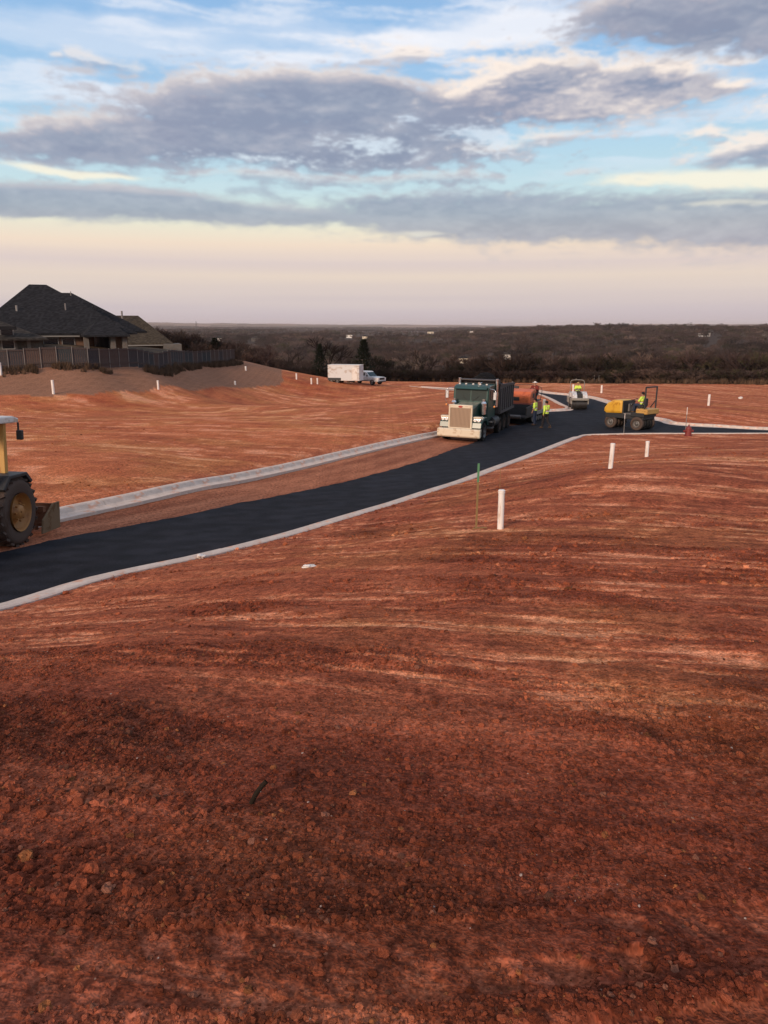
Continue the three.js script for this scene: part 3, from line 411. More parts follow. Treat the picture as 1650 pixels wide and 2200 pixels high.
function person(label, pose, c) {
  const P = POSES[pose], o = thing('person', label, 'person', c.group), b = P.base, S = (v, s) => [v[0] * s, v[1], v[2]];
  const pel = [0, 0.96 + b, 0], ches = [0, 1.28 + b, -0.005], neck = [0, 1.47 + b, 0], head = [0, 1.62 + b, 0.015], sh = s => [0.185 * s, 1.41 + b, -0.005];
  const skin = [[neck, [0, 1.56 + b, 0.01], 0.052, 0.055], [head, [0, 1.66 + b, 0.005], 0.088, 0.086], [[0, 1.56 + b, 0.035], [0, 1.55 + b, 0.05], 0.06, 0.045], [pel, ches, 0.12, 0.12]], shirt = [[[-0.05, 1.0 + b, 0], [0.05, 1.0 + b, 0], 0.128, 0.128], [[-0.08, 1.26 + b, 0], [0.08, 1.26 + b, 0], 0.125, 0.125], [sh(-1), sh(1), 0.068, 0.068]], legs = [[[-0.07, 0.93 + b, 0], [0.07, 0.93 + b, 0], 0.122, 0.122]], boots = [];
  const hands = [];
  [1, -1].forEach((s, i) => {
    const hip = S([P.hip[0], pose === 'sit' ? P.hip[1] : P.hip[1], P.hip[2]], s), kn = S(P.knee[i], s), an = S(P.ankle[i], s), el = S(P.el[i], s), wr = S(P.wr[i], s), toe = [an[0] + 0.02 * s, an[1] - 0.05, an[2] + 0.15];
    skin.push([sh(s), el, 0.048, 0.04], [el, wr, 0.042, 0.028], [hip, kn, 0.075, 0.052], [kn, an, 0.055, 0.036], [an, toe, 0.036, 0.03]);
    shirt.push([sh(s), el, 0.07, 0.058]); if (c.long) shirt.push([el, wr, 0.054, 0.042]);
    legs.push([hip, kn, 0.098, 0.075], [kn, [an[0], an[1] + 0.02, an[2]], 0.074, 0.06]); boots.push([[an[0], an[1] + 0.05, an[2]], an, 0.056, 0.054], [[an[0], an[1] - 0.035, an[2] - 0.03], toe, 0.048, 0.042]);
    const f = new THREE.Vector3(wr[0] - el[0], wr[1] - el[1], wr[2] - el[2]).normalize(), side_ = new THREE.Vector3(0, 0, 1).cross(f).normalize().multiplyScalar(s); if (Math.abs(f.z) > 0.8) side_.set(s, 0, 0); const w = new THREE.Vector3(...wr);
    const nrm = f.clone().cross(side_).normalize(), pal = w.clone().addScaledVector(f, 0.05);
    hands.push(pipe([w.toArray(), pal.toArray()], 0.034, 8)); const len = [0.07, 0.08, 0.075, 0.058];
    for (let k = 0; k < 4; k++) { const r0 = pal.clone().addScaledVector(nrm, (k - 1.5) * 0.019).addScaledVector(f, 0.02), r1 = r0.clone().addScaledVector(f, len[k] * 0.55).addScaledVector(side_, -0.006), r2 = r1.clone().addScaledVector(f, len[k] * 0.35).addScaledVector(side_, -0.03); hands.push(pipe([r0.toArray(), r1.toArray(), r2.toArray()], 0.0085, 6, 4)); }
    const t0 = w.clone().addScaledVector(f, 0.03).addScaledVector(nrm, -0.03), t1 = t0.clone().addScaledVector(f, 0.035).addScaledVector(nrm, -0.022); hands.push(pipe([t0.toArray(), t1.toArray(), t1.clone().addScaledVector(f, 0.028).toArray()], 0.0095, 6, 4));
  });
  const lo = [-0.48, -0.02 , -0.5], hi = [0.48, 1.84 + b, 0.75];
  const face = [mv(new THREE.ConeGeometry(0.018, 0.05, 8).rotateX(0.5), 0, 1.612 + b, 0.108), mv(new THREE.SphereGeometry(0.022, 8, 6).scale(0.5, 1.3, 0.8), 0.088, 1.61 + b, 0), mv(new THREE.SphereGeometry(0.022, 8, 6).scale(0.5, 1.3, 0.8), -0.088, 1.61 + b, 0), box(0.05, 0.01, 0.012, 0, 1.565 + b, 0.094)];
  const body = part('body', [capsules(skin, 0.035, lo, hi, 64), ...hands, ...face], M.skin, o);
  part('shirt', capsules(shirt, 0.03, lo, hi, 64), c.shirt, o);
  if (c.vest) { part('reflective_band', [new THREE.TorusGeometry(0.17, 0.012, 6, 24).rotateX(Math.PI / 2).scale(1.22, 2, 0.8).translate(0, 1.1 + b, 0)], M.tape, o); }
  part('trousers', capsules(legs, 0.03, lo, hi, 64), c.pants, o);
  part('boots', capsules(boots, 0.015, lo, hi, 64), M.boot, o);
  part('hair', mv(new THREE.SphereGeometry(0.095, 16, 10, 0, 6.283, 0, 1.75).scale(1, 1.05, 1.08).rotateX(-0.25), 0, 1.635 + b, -0.005), M.hair, o);
  part('hat', [mv(new THREE.SphereGeometry(0.104, 18, 10, 0, 6.283, 0, 1.45).scale(1, 1.0, 1.1), 0, 1.675 + b, 0.0), c.brim ? mv(new THREE.CylinderGeometry(0.185, 0.19, 0.014, 24).scale(1, 1, 1.1), 0, 1.69 + b, 0) : mv(new THREE.CylinderGeometry(0.085, 0.09, 0.014, 16).scale(1, 1, 1.15), 0, 1.685 + b, 0.09)], c.hat, o);
  for (const s of [-1, 1]) part('eye', mv(new THREE.SphereGeometry(0.012, 8, 6), 0.033 * s, 1.622 + b, 0.092), M.eye, body);
  return o;
}
function seat(o, vehicle, x, y, z, turn = 0) { vehicle.updateMatrixWorld(true); const p = new THREE.Vector3(x, y, z).applyMatrix4(vehicle.matrixWorld); o.position.copy(p); o.quaternion.copy(vehicle.quaternion).multiply(new THREE.Quaternion().setFromAxisAngle(new THREE.Vector3(0, 1, 0), turn)); return o; }
const Dof = (p, q) => hit(p, q);
const CREW = 'workers in high visibility shirts on the asphalt';
{
  const a = person('worker in bright yellow green shirt standing with back turned beside the paver', 'walk', { shirt: M.hivis, vest: true, pants: M.darkCloth, hat: M.darkCloth, brim: false, long: true }); { const [x, D] = Dof(1172, 917); upright(a, x, D, 325, roadY); }
  const b = person('worker in yellow green vest and blue trousers right next to the paver screed', 'stand', { shirt: M.hivis, vest: true, pants: M.denim, hat: M.darkCloth, brim: false, long: false }); { const [x, D] = Dof(1148, 910); upright(b, x, D, 300, roadY); }
  const c = person('person in dull yellow green shirt standing beside the white box trailer', 'stand', { shirt: M.hivis, vest: true, pants: M.khaki, hat: M.darkCloth, brim: false, long: true }); { const [x, D] = Dof(749, 825.5); upright(c, x, D, 200); }
}

// ------------------------------------------------------------------ dump truck
{
  const t = thing('dump_truck', 'dark green and cream dump truck facing the viewer in the unpaved lane', 'truck');
  part('chassis', [box(0.9, 0.28, 8.0, 0, 0.82, 0.2), box(2.3, 0.12, 0.12, 0, 0.75, 2.7), cylZ(0.3, 1.2, 1.0, 0.85, 0.7), cylZ(0.3, 1.2, -1.0, 0.85, 0.7)], M.dark, t);
  for (const s of [-1, 1]) { wheel(t, 0.53, 0.3, 1.02 * s, 0.53, 3.35, s, 26, M.rubber, M.steel); for (const z of [-0.35, -1.55, -2.85]) { wheel(t, 0.52, 0.28, 1.08 * s, 0.52, z, s, 22, M.rubber, M.dusty); if (z < -1) part('inner_tyre', tyre(0.52, 0.28, 0.76 * s, 0.52, z), M.rubber, t); } }
  // nose
  part('hood', side([[2.1, 0.98], [2.1, 2.06], [3.2, 2.0], [4.1, 1.9], [4.22, 1.8], [4.22, 0.98]], -0.62, 0.62, 0.06), M.green, t);
  const gr = part('grille', [box(1.18, 1.1, 0.06, 0, 1.4, 4.25)], M.grille, t);
  part('surround', [box(0.1, 1.34, 0.14, -0.63, 1.42, 4.26, 0.03), box(0.1, 1.34, 0.14, 0.63, 1.42, 4.26, 0.03), box(1.36, 0.2, 0.16, 0, 2.0, 4.25, 0.05), box(1.36, 0.09, 0.14, 0, 0.8, 4.26, 0.03)], M.cream, gr);
  const bars = []; for (let i = -7; i <= 7; i++) bars.push(box(0.03, 1.08, 0.04, i * 0.076, 1.4, 4.29)); part('bar', bars, M.grille, gr);
  part('badge', mv(new THREE.CylinderGeometry(0.5, 0.5, 0.02, 24).scale(0.24, 1, 0.11).rotateX(Math.PI / 2), 0, 2.0, 4.345), M.red, gr);
  part('bumper', side([[4.3, 0.36], [4.3, 0.8], [4.56, 0.8], [4.62, 0.74], [4.62, 0.4], [4.56, 0.33]], -1.23, 1.23, 0.04), M.cream, t);
  for (const s of [-1, 1]) {
    part('fender', side([[2.55, 0.85], [2.62, 1.15], [2.95, 1.34], [3.4, 1.38], [3.9, 1.3], [4.2, 1.12], [4.28, 0.85], [4.1, 0.85], [4.0, 1.02], [3.7, 1.16], [3.35, 1.18], [3.0, 1.12], [2.8, 0.98], [2.75, 0.85]], 0.66 * s, 1.2 * s, 0.03), M.green, t);
    const hl = part('headlight', [box(0.46, 0.2, 0.24, 0.93 * s, 1.26, 4.06, 0.05)], M.chrome, t); each('lens', [cylZ(0.075, 0.03, 0.82 * s, 1.26, 4.19), cylZ(0.075, 0.03, 1.03 * s, 1.26, 4.19)], M.lens, hl);
    part('fender_top', box(0.5, 0.1, 0.3, 0.94 * s, 1.4, 4.0, 0.04), M.cream, t);
    part('air_cleaner', [cylY(0.17, 0.17, 0.62, 0.86 * s, 1.75, 2.55, 18), cylY(0.17, 0.1, 0.1, 0.86 * s, 2.11, 2.55, 18), cylY(0.08, 0.08, 0.14, 0.86 * s, 2.2, 2.55, 12)], M.chrome, t);
    part('exhaust_stack', [cylY(0.085, 0.085, 1.5, 1.13 * s, 2.55, 0.55, 14), cylY(0.11, 0.11, 0.85, 1.13 * s, 2.1, 0.55, 14)], M.chrome, t);
    const mr = part('mirror', [pipe([[1.06 * s, 1.75, 2.05], [1.42 * s, 1.9, 2.2], [1.42 * s, 2.75, 2.2], [1.06 * s, 2.85, 2.05]], 0.018, 6)], M.chrome, t); part('mirror_glass', box(0.18, 0.42, 0.06, 1.42 * s, 2.45, 2.2, 0.02), M.white, mr);
    part('marker_lamp', mv(new THREE.SphereGeometry(0.06, 10, 8), 1.42 * s, 1.86, 2.25), M.amber, t);
    part('step', [box(0.34, 0.06, 0.6, 1.03 * s, 0.55, 1.4), box(0.34, 0.06, 0.6, 1.03 * s, 0.9, 1.4), box(0.06, 0.5, 0.06, 1.15 * s, 0.72, 1.15)], M.steel, t);
  }
  const cab = part('cab', [side([[0.35, 1.0], [0.35, 2.9], [0.55, 3.02], [1.85, 3.0], [2.14, 2.9], [2.2, 2.06], [2.2, 1.0]], -1.04, 1.04, 0.06)], M.green, t);
  const tilt = -Math.atan2(0.06, 0.84);
  for (const s of [-1, 1]) { const g = new THREE.BoxGeometry(0.88, 0.66, 0.03); g.rotateX(tilt); part('windscreen_pane', mv(g, 0.47 * s, 2.48, 2.172), M.glass, cab); part('side_window', box(0.03, 0.56, 0.78, 1.045 * s, 2.45, 1.35), M.glass, cab); part('door_handle', box(0.03, 0.04, 0.16, 1.06 * s, 1.85, 0.75), M.chrome, cab); }
  part('visor', mv(new THREE.BoxGeometry(1.9, 0.03, 0.3).rotateX(0.45), 0, 2.88, 2.26), M.green, cab);
  each('roof_lamp', [-0.8, -0.42, 0, 0.42, 0.8].map(x => box(0.12, 0.08, 0.12, x, 3.05, 1.72, 0.03)), M.offWhite, cab);
  part('roof_horn', [cylZ(0.03, 0.5, 0.35, 3.1, 1.35), mv(new THREE.ConeGeometry(0.08, 0.16, 14).rotateX(-Math.PI / 2), 0.35, 3.1, 1.66)], M.chrome, cab);
  each('wiper', [pipe([[-0.12, 2.1, 2.24], [-0.5, 2.42, 2.2]], 0.012, 5), pipe([[0.12, 2.1, 2.24], [0.5, 2.42, 2.2]], 0.012, 5)], M.dark, cab);
  // bed
  const bed = part('bed', [side([[-3.9, 1.25], [-4.0, 2.75], [0.16, 2.95], [0.1, 1.25]], -1.24, -1.18, 0.01), side([[-3.9, 1.25], [-4.0, 2.75], [0.16, 2.95], [0.1, 1.25]], 1.18, 1.24, 0.01), box(2.44, 0.1, 4.0, 0, 1.24, -1.9), box(2.44, 1.95, 0.08, 0, 2.24, 0.14)], M.bed, t);
  const ribs = []; for (const s of [-1, 1]) for (let i = 0; i < 7; i++) ribs.push(box(0.07, 1.42, 0.1, 1.26 * s, 2.0, -3.65 + i * 0.6)); each('rib', ribs, M.bed, bed);
  part('top_rail', [mv(new THREE.BoxGeometry(0.12, 0.12, 4.15).rotateX(-0.048), 1.23, 2.85, -1.92), mv(new THREE.BoxGeometry(0.12, 0.12, 4.15).rotateX(-0.048), -1.23, 2.85, -1.92), box(0.14, 0.14, 4.0, 1.25, 1.3, -1.9), box(0.14, 0.14, 4.0, -1.25, 1.3, -1.9)], M.bed, bed);
  part('cab_guard', [box(2.44, 0.06, 0.5, 0, 3.21, 0.33), box(0.06, 0.2, 0.5, 1.19, 3.12, 0.33), box(0.06, 0.2, 0.5, -1.19, 3.12, 0.33)], M.bed, bed);
  part('tailgate', box(2.4, 1.45, 0.08, 0, 1.97, -4.02), M.bed, bed);
  { const g = new THREE.PlaneGeometry(2.3, 3.96, 24, 40).rotateX(-Math.PI / 2), p = g.attributes.position; for (let i = 0; i < p.count; i++) { const x = p.getX(i), z = p.getZ(i); p.setY(i, 0.92 * Math.exp(-(x * x) / 0.9) * Math.exp(-((z - 0.8) ** 2) / 1.8) + 0.05 * fbm(x * 4, z * 4, 3)); } g.computeVertexNormals(); part('asphalt_load', mv(g, 0, 2.65, -1.9), M.load, t); }
  stand(t, 5.75, 46.75, 201, (x, D) => roadY(x, D) - 0.045, 2);
}
// ------------------------------------------------------------------ asphalt paver with its operator
{
  const t = thing('asphalt_paver', 'orange asphalt paver with dark hopper close behind the dump truck', 'paver');
  for (const s of [-1, 1]) { const tr = part('track', side([[-1.7, 0.12], [-1.85, 0.35], [-1.65, 0.62], [1.1, 0.62], [1.35, 0.36], [1.15, 0.1], [0.9, 0], [-1.45, 0]], 0.85 * s, 1.25 * s, 0.03), M.rubber, t); const rl = []; for (let i = 0; i < 5; i++) rl.push(cylX(0.16, 0.06, 1.26 * s, 0.22, -1.2 + i * 0.55, 14)); each('roller', rl, M.steel, tr); }
  part('tractor_body', [side([[-1.8, 0.5], [-1.8, 1.25], [-0.6, 1.3], [1.0, 1.3], [1.05, 0.5]], -1.15, 1.15, 0.04)], M.paverRed, t);
  part('engine_cover', side([[-0.35, 1.28], [-0.35, 2.1], [0.0, 2.18], [0.7, 2.02], [1.0, 1.75], [1.0, 1.28]], -1.05, 1.05, 0.08), M.orange, t);
  each('cover_vent', [box(0.02, 0.3, 0.5, 1.055, 1.75, 0.2), box(0.02, 0.3, 0.5, -1.055, 1.75, 0.2), box(0.6, 0.25, 0.02, 0, 1.55, 1.01)], M.dark, t);
  part('hopper', [side([[1.05, 0.45], [1.05, 1.25], [2.6, 1.1], [2.6, 0.55]], -1.3, -1.22, 0.01), side([[1.05, 0.45], [1.05, 1.25], [2.6, 1.1], [2.6, 0.55]], 1.22, 1.3, 0.01), box(2.5, 0.08, 1.6, 0, 0.46, 1.85), box(2.5, 0.7, 0.06, 0, 0.85, 1.06)], M.dark, t);
  each('push_roller', [cylX(0.12, 0.7, -0.6, 0.5, 2.75, 16), cylX(0.12, 0.7, 0.6, 0.5, 2.75, 16)], M.steel, t);
  const pf = part('operator_platform', [box(2.2, 0.08, 1.3, 0, 1.36, -1.1), pipe([[-1.05, 1.4, -1.7], [-1.05, 2.2, -1.7], [1.05, 2.2, -1.7], [1.05, 1.4, -1.7]], 0.02, 6, 24)], M.dark, t);
  for (const s of [-1, 1]) { part('seat', [box(0.48, 0.12, 0.45, 0.72 * s, 1.72, -1.25, 0.04), box(0.46, 0.5, 0.12, 0.72 * s, 2.02, -1.48, 0.04), box(0.3, 0.3, 0.3, 0.72 * s, 1.52, -1.25)], M.dark, pf); }
  part('console', [box(0.7, 0.5, 0.3, 0, 1.8, -0.65, 0.05), cylX(0.19, 0.03, 0.72, 2.0, -0.72)], M.greyBar, pf);
  const sc = part('screed', [box(2.6, 0.4, 0.7, 0, 0.3, -2.3, 0.04), box(2.6, 0.06, 0.35, 0, 0.6, -2.75)], M.dark, t); each('screed_end_plate', [box(0.06, 0.55, 1.1, 1.36, 0.3, -2.3), box(0.06, 0.55, 1.1, -1.36, 0.3, -2.3)], M.greyBar, sc);
  each('tow_arm', [box(0.1, 0.22, 2.6, 1.34, 0.62, -0.9), box(0.1, 0.22, 2.6, -1.34, 0.62, -0.9)], M.greyBar, t);
  each('control_post', [box(0.18, 0.75, 0.2, 1.25, 1.0, -2.0, 0.02), box(0.18, 0.75, 0.2, -1.25, 1.0, -2.0, 0.02)], M.offWhite, t);
  part('exhaust_pipe', cylY(0.05, 0.05, 0.6, -0.5, 2.35, 0.1), M.steel, t);
  stand(t, 9.3, 53.4, 206, roadY, 1.5);
  const op = person('operator in dark red shirt and pale hat on the paver platform', 'sit', { shirt: M.shirtRed, pants: M.darkCloth, hat: M.offWhite, brim: true, long: true }); seat(op, t, 0.72, 1.29, -1.25);
}
// ------------------------------------------------------------------ tandem roller
{
  const t = thing('tandem_roller', 'small white tandem roller with steel drums coming round the bend', 'roller');
  for (const z of [1.05, -1.05]) { const d = part('drum', cylX(0.46, 1.36, 0, 0.46, z, 40), M.drum, t); each('drum_hub', [cylX(0.16, 0.05, 0.7, 0.46, z, 16), cylX(0.16, 0.05, -0.7, 0.46, z, 16)], M.steel, d); }
  part('yoke', [box(0.1, 0.5, 1.1, 0.75, 0.75, 1.05, 0.03), box(0.1, 0.5, 1.1, -0.75, 0.75, 1.05, 0.03), box(1.6, 0.22, 0.2, 0, 0.96, 1.6, 0.03), box(0.1, 0.5, 1.1, 0.75, 0.75, -1.05, 0.03), box(0.1, 0.5, 1.1, -0.75, 0.75, -1.05, 0.03), box(1.6, 0.22, 0.2, 0, 0.96, -1.6, 0.03)], M.greyBar, t);
  for (const s of [-1, 1]) part('front_fender', side([[0.45, 0.98], [0.45, 1.55], [0.8, 1.62], [1.45, 1.35], [1.6, 1.05], [1.55, 0.98]], 0.26 * s, 0.68 * s, 0.05), M.white, t);
  part('rear_hood', side([[-1.7, 0.98], [-1.65, 1.4], [-1.2, 1.5], [-0.5, 1.45], [-0.5, 0.98]], -0.66, 0.66, 0.06), M.white, t);
  part('platform', [box(1.3, 0.1, 1.0, 0, 0.98, -0.02), box(0.44, 0.5, 0.6, 0, 1.2, 0.95)], M.dark, t);
  part('seat', [box(0.46, 0.12, 0.44, 0, 1.42, -0.35, 0.04), box(0.44, 0.5, 0.1, 0, 1.7, -0.58, 0.04), box(0.4, 0.35, 0.4, 0, 1.18, -0.35)], M.dark, t);
  part('steering_wheel', [new THREE.TorusGeometry(0.18, 0.018, 8, 24).rotateX(-1.0).translate(0, 1.72, 0.18), pipe([[0, 1.2, 0.5], [0, 1.72, 0.18]], 0.03, 8), box(0.5, 0.12, 0.16, 0, 1.5, 0.42, 0.03)], M.dark, t);
  part('rollover_bar', pipe([[-0.62, 1.0, -0.75], [-0.62, 2.45, -0.75], [-0.55, 2.56, -0.75], [0.55, 2.56, -0.75], [0.62, 2.45, -0.75], [0.62, 1.0, -0.75]], 0.032, 8, 60), M.greyBar, t);
  part('beacon', cylY(0.04, 0.03, 0.16, -0.15, 2.66, -0.75, 10), M.greyBar, t);
  const [x, D] = Dof(1248, 877); stand(t, x, D + 1.2, 186, roadY, 1.2); t.scale.setScalar(0.87);
  const op = person('roller driver in pale yellow vest and straw hat on the white tandem roller', 'sit', { shirt: M.hivis, vest: true, pants: M.khaki, hat: M.strawHat, brim: true, long: true }); seat(op, t, 0, 0.99, -0.35); op.scale.setScalar(0.92);
}
// ------------------------------------------------------------------ pneumatic roller
{
  const t = thing('pneumatic_roller', 'yellow rubber tyred roller with rounded hood and rollover frame', 'roller');
  for (let i = 0; i < 4; i++) wheel(t, 0.42, 0.27, -0.6 + i * 0.4, 0.42, 1.15, i === 0 ? -1 : 1, 0, M.dusty, M.steel);
  for (let i = 0; i < 5; i++) wheel(t, 0.43, 0.27, -0.72 + i * 0.36, 0.43, -0.75, i === 0 ? -1 : 1, 0, i === 0 || i === 4 ? M.dusty : M.rubber, M.steel);
  part('frame', [box(1.5, 0.3, 2.7, 0, 0.82, 0.2, 0.04), box(1.66, 0.26, 0.9, 0, 0.98, -0.75, 0.04)], M.dark, t);
  part('hood', side([[0.35, 0.98], [0.35, 1.72], [0.55, 1.84], [1.05, 1.82], [1.45, 1.62], [1.68, 1.3], [1.7, 1.06], [1.5, 0.92]], -0.74, 0.74, 0.16), M.yellow, t);
  part('radiator_panel', [box(1.2, 0.5, 0.04, 0, 1.22, 1.69), box(1.5, 0.85, 0.06, 0, 1.38, 0.31)], M.dark, t);
  part('rear_body', box(1.56, 0.34, 0.8, 0, 1.2, -1.0, 0.06), M.oldYellow, t);
  part('operator_deck', [box(1.5, 0.06, 1.0, 0, 1.0, -0.2), box(0.5, 0.5, 0.12, 0, 1.35, 0.18, 0.03)], M.steel, t);
  part('water_bottle', cylY(0.09, 0.09, 0.3, -0.68, 1.2, -0.15, 12), M.white, t);
  part('seat', [box(0.46, 0.12, 0.44, 0, 1.46, -0.6, 0.04), box(0.44, 0.5, 0.1, 0, 1.74, -0.84, 0.04), box(0.4, 0.42, 0.4, 0, 1.2, -0.6)], M.dark, t);
  part('steering_wheel', [new THREE.TorusGeometry(0.2, 0.02, 8, 24).rotateX(-1.0).translate(0, 1.84, -0.06), pipe([[0, 1.3, 0.2], [0, 1.84, -0.06]], 0.03, 8)], M.dark, t);
  part('rollover_frame', [pipe([[-0.72, 0.95, -1.15], [-0.72, 2.72, -1.15]], 0.05, 8), pipe([[0.72, 0.95, -1.15], [0.72, 2.72, -1.15]], 0.05, 8), pipe([[-0.72, 2.72, -1.15], [0.72, 2.72, -1.15]], 0.045, 8), pipe([[-0.72, 1.9, -1.15], [-0.72, 1.4, -0.8]], 0.035, 8), pipe([[0.72, 1.9, -1.15], [0.72, 1.4, -0.8]], 0.035, 8)], M.dark, t);
  each('hand_rail', [pipe([[-0.72, 1.05, 0.25], [-0.72, 1.75, 0.25], [-0.72, 1.75, -0.3]], 0.02, 6), pipe([[0.72, 1.05, 0.25], [0.72, 1.75, 0.25], [0.72, 1.75, -0.3]], 0.02, 6)], M.dark, t);
  const [x, D] = Dof(1362, 919); stand(t, x, D + 0.5, 316, roadY, 1.2);
  const op = person('roller driver in yellow green vest seated on the yellow roller', 'sit', { shirt: M.hivis, vest: true, pants: M.denim, hat: M.darkCloth, brim: false, long: false }); seat(op, t, 0, 1.04, -0.6);
}
// ------------------------------------------------------------------ tractor with box scraper
{
  const t = thing('tractor', 'yellow canopy tractor with big lugged tyre and box scraper on the lane base', 'tractor');
  for (const s of [-1, 1]) { wheel(t, 0.7, 0.44, 0.8 * s, 0.7, -0.85, s, 22, M.dusty, M.rimYellow); wheel(t, 0.42, 0.28, 0.72 * s, 0.42, 1.25, s, 16, M.dusty, M.rimYellow); }
  part('chassis', [box(0.6, 0.45, 2.6, 0, 0.85, 0.3, 0.05), cylX(0.2, 1.4, 0, 0.7, -0.85, 16), cylX(0.1, 1.3, 0, 0.42, 1.25, 12)], M.dark, t);
  part('hood', side([[0.2, 0.95], [0.2, 1.55], [1.5, 1.45], [1.85, 1.35], [1.9, 0.75], [0.6, 0.75]], -0.36, 0.36, 0.05), M.oldYellow, t);
  for (const s of [-1, 1]) part('fender', side([[-1.42, 1.3], [-1.2, 1.5], [-0.5, 1.5], [-0.25, 1.25], [-0.32, 1.2], [-0.55, 1.43], [-1.15, 1.43], [-1.35, 1.25]], 0.6 * s, 1.02 * s, 0.015), M.dark, t);
  part('platform', [box(1.3, 0.08, 1.3, 0, 0.98, -0.5), box(0.5, 0.14, 0.46, 0, 1.42, -0.75, 0.04), box(0.5, 0.5, 0.12, 0, 1.7, -1.0, 0.04), box(0.4, 0.4, 0.4, 0, 1.2, -0.75)], M.dark, t);
  part('steering_wheel', [new THREE.TorusGeometry(0.2, 0.02, 8, 24).rotateX(-1.0).translate(0, 1.72, -0.15), pipe([[0, 1.3, 0.2], [0, 1.72, -0.15]], 0.03, 8)], M.dark, t);
  for (const [x, z] of [[0.66, -0.95], [-0.66, -0.95], [0.6, 0.1], [-0.6, 0.1]]) part('canopy_post', box(0.12, 1.12, 0.12, x, 1.98, z, 0.02), M.oldYellow, t);
  part('canopy_roof', side([[-1.3, 2.53], [-1.3, 2.62], [-1.1, 2.67], [0.2, 2.67], [0.42, 2.6], [0.42, 2.53]], -0.84, 0.84, 0.03), M.offWhite, t);
  part('work_lamp', [box(0.12, 0.2, 0.1, 0.93, 2.28, -1.15, 0.02), box(0.03, 0.18, 0.03, 0.9, 2.45, -1.15)], M.dark, t);
  each('loader_arm', [pipe([[0.5, 1.3, 0.4], [0.5, 1.05, 1.7], [0.5, 0.4, 2.5]], 0.07, 8), pipe([[-0.5, 1.3, 0.4], [-0.5, 1.05, 1.7], [-0.5, 0.4, 2.5]], 0.07, 8)], M.oldYellow, t);
  part('bucket', side([[2.5, 0.6], [2.45, 0.1], [3.1, 0.04], [3.12, 0.08], [2.56, 0.16], [2.58, 0.6]], -0.95, 0.95, 0.01), M.rust, t);
  const bb = part('box_scraper', [box(2.0, 0.5, 0.05, 0, 0.36, -2.5), box(2.0, 0.08, 0.1, 0, 0.12, -2.45), box(2.0, 0.12, 0.12, 0, 0.58, -1.9)], M.rust, t);
  each('side_plate', [side([[-2.52, 0.06], [-2.52, 0.66], [-2.25, 0.66], [-1.75, 0.36], [-1.7, 0.06]], 1.0, 1.05, 0.008), side([[-2.52, 0.06], [-2.52, 0.66], [-2.25, 0.66], [-1.75, 0.36], [-1.7, 0.06]], -1.05, -1.0, 0.008)], M.sideplate, bb);
  each('scarifier', [-0.8, -0.4, 0, 0.4, 0.8].map(x => box(0.05, 0.5, 0.07, x, 0.36, -1.9)), M.rust, bb);
  part('hitch', [pipe([[0.35, 0.7, -1.2], [0.4, 0.45, -1.9]], 0.04, 8), pipe([[-0.35, 0.7, -1.2], [-0.4, 0.45, -1.9]], 0.04, 8), pipe([[0, 1.0, -1.2], [0, 0.62, -2.2]], 0.035, 8)], M.dark, t);
  stand(t, -8.65, 14.75, 183, (x, D) => roadY(x, D) - 0.045, 1.2);
}
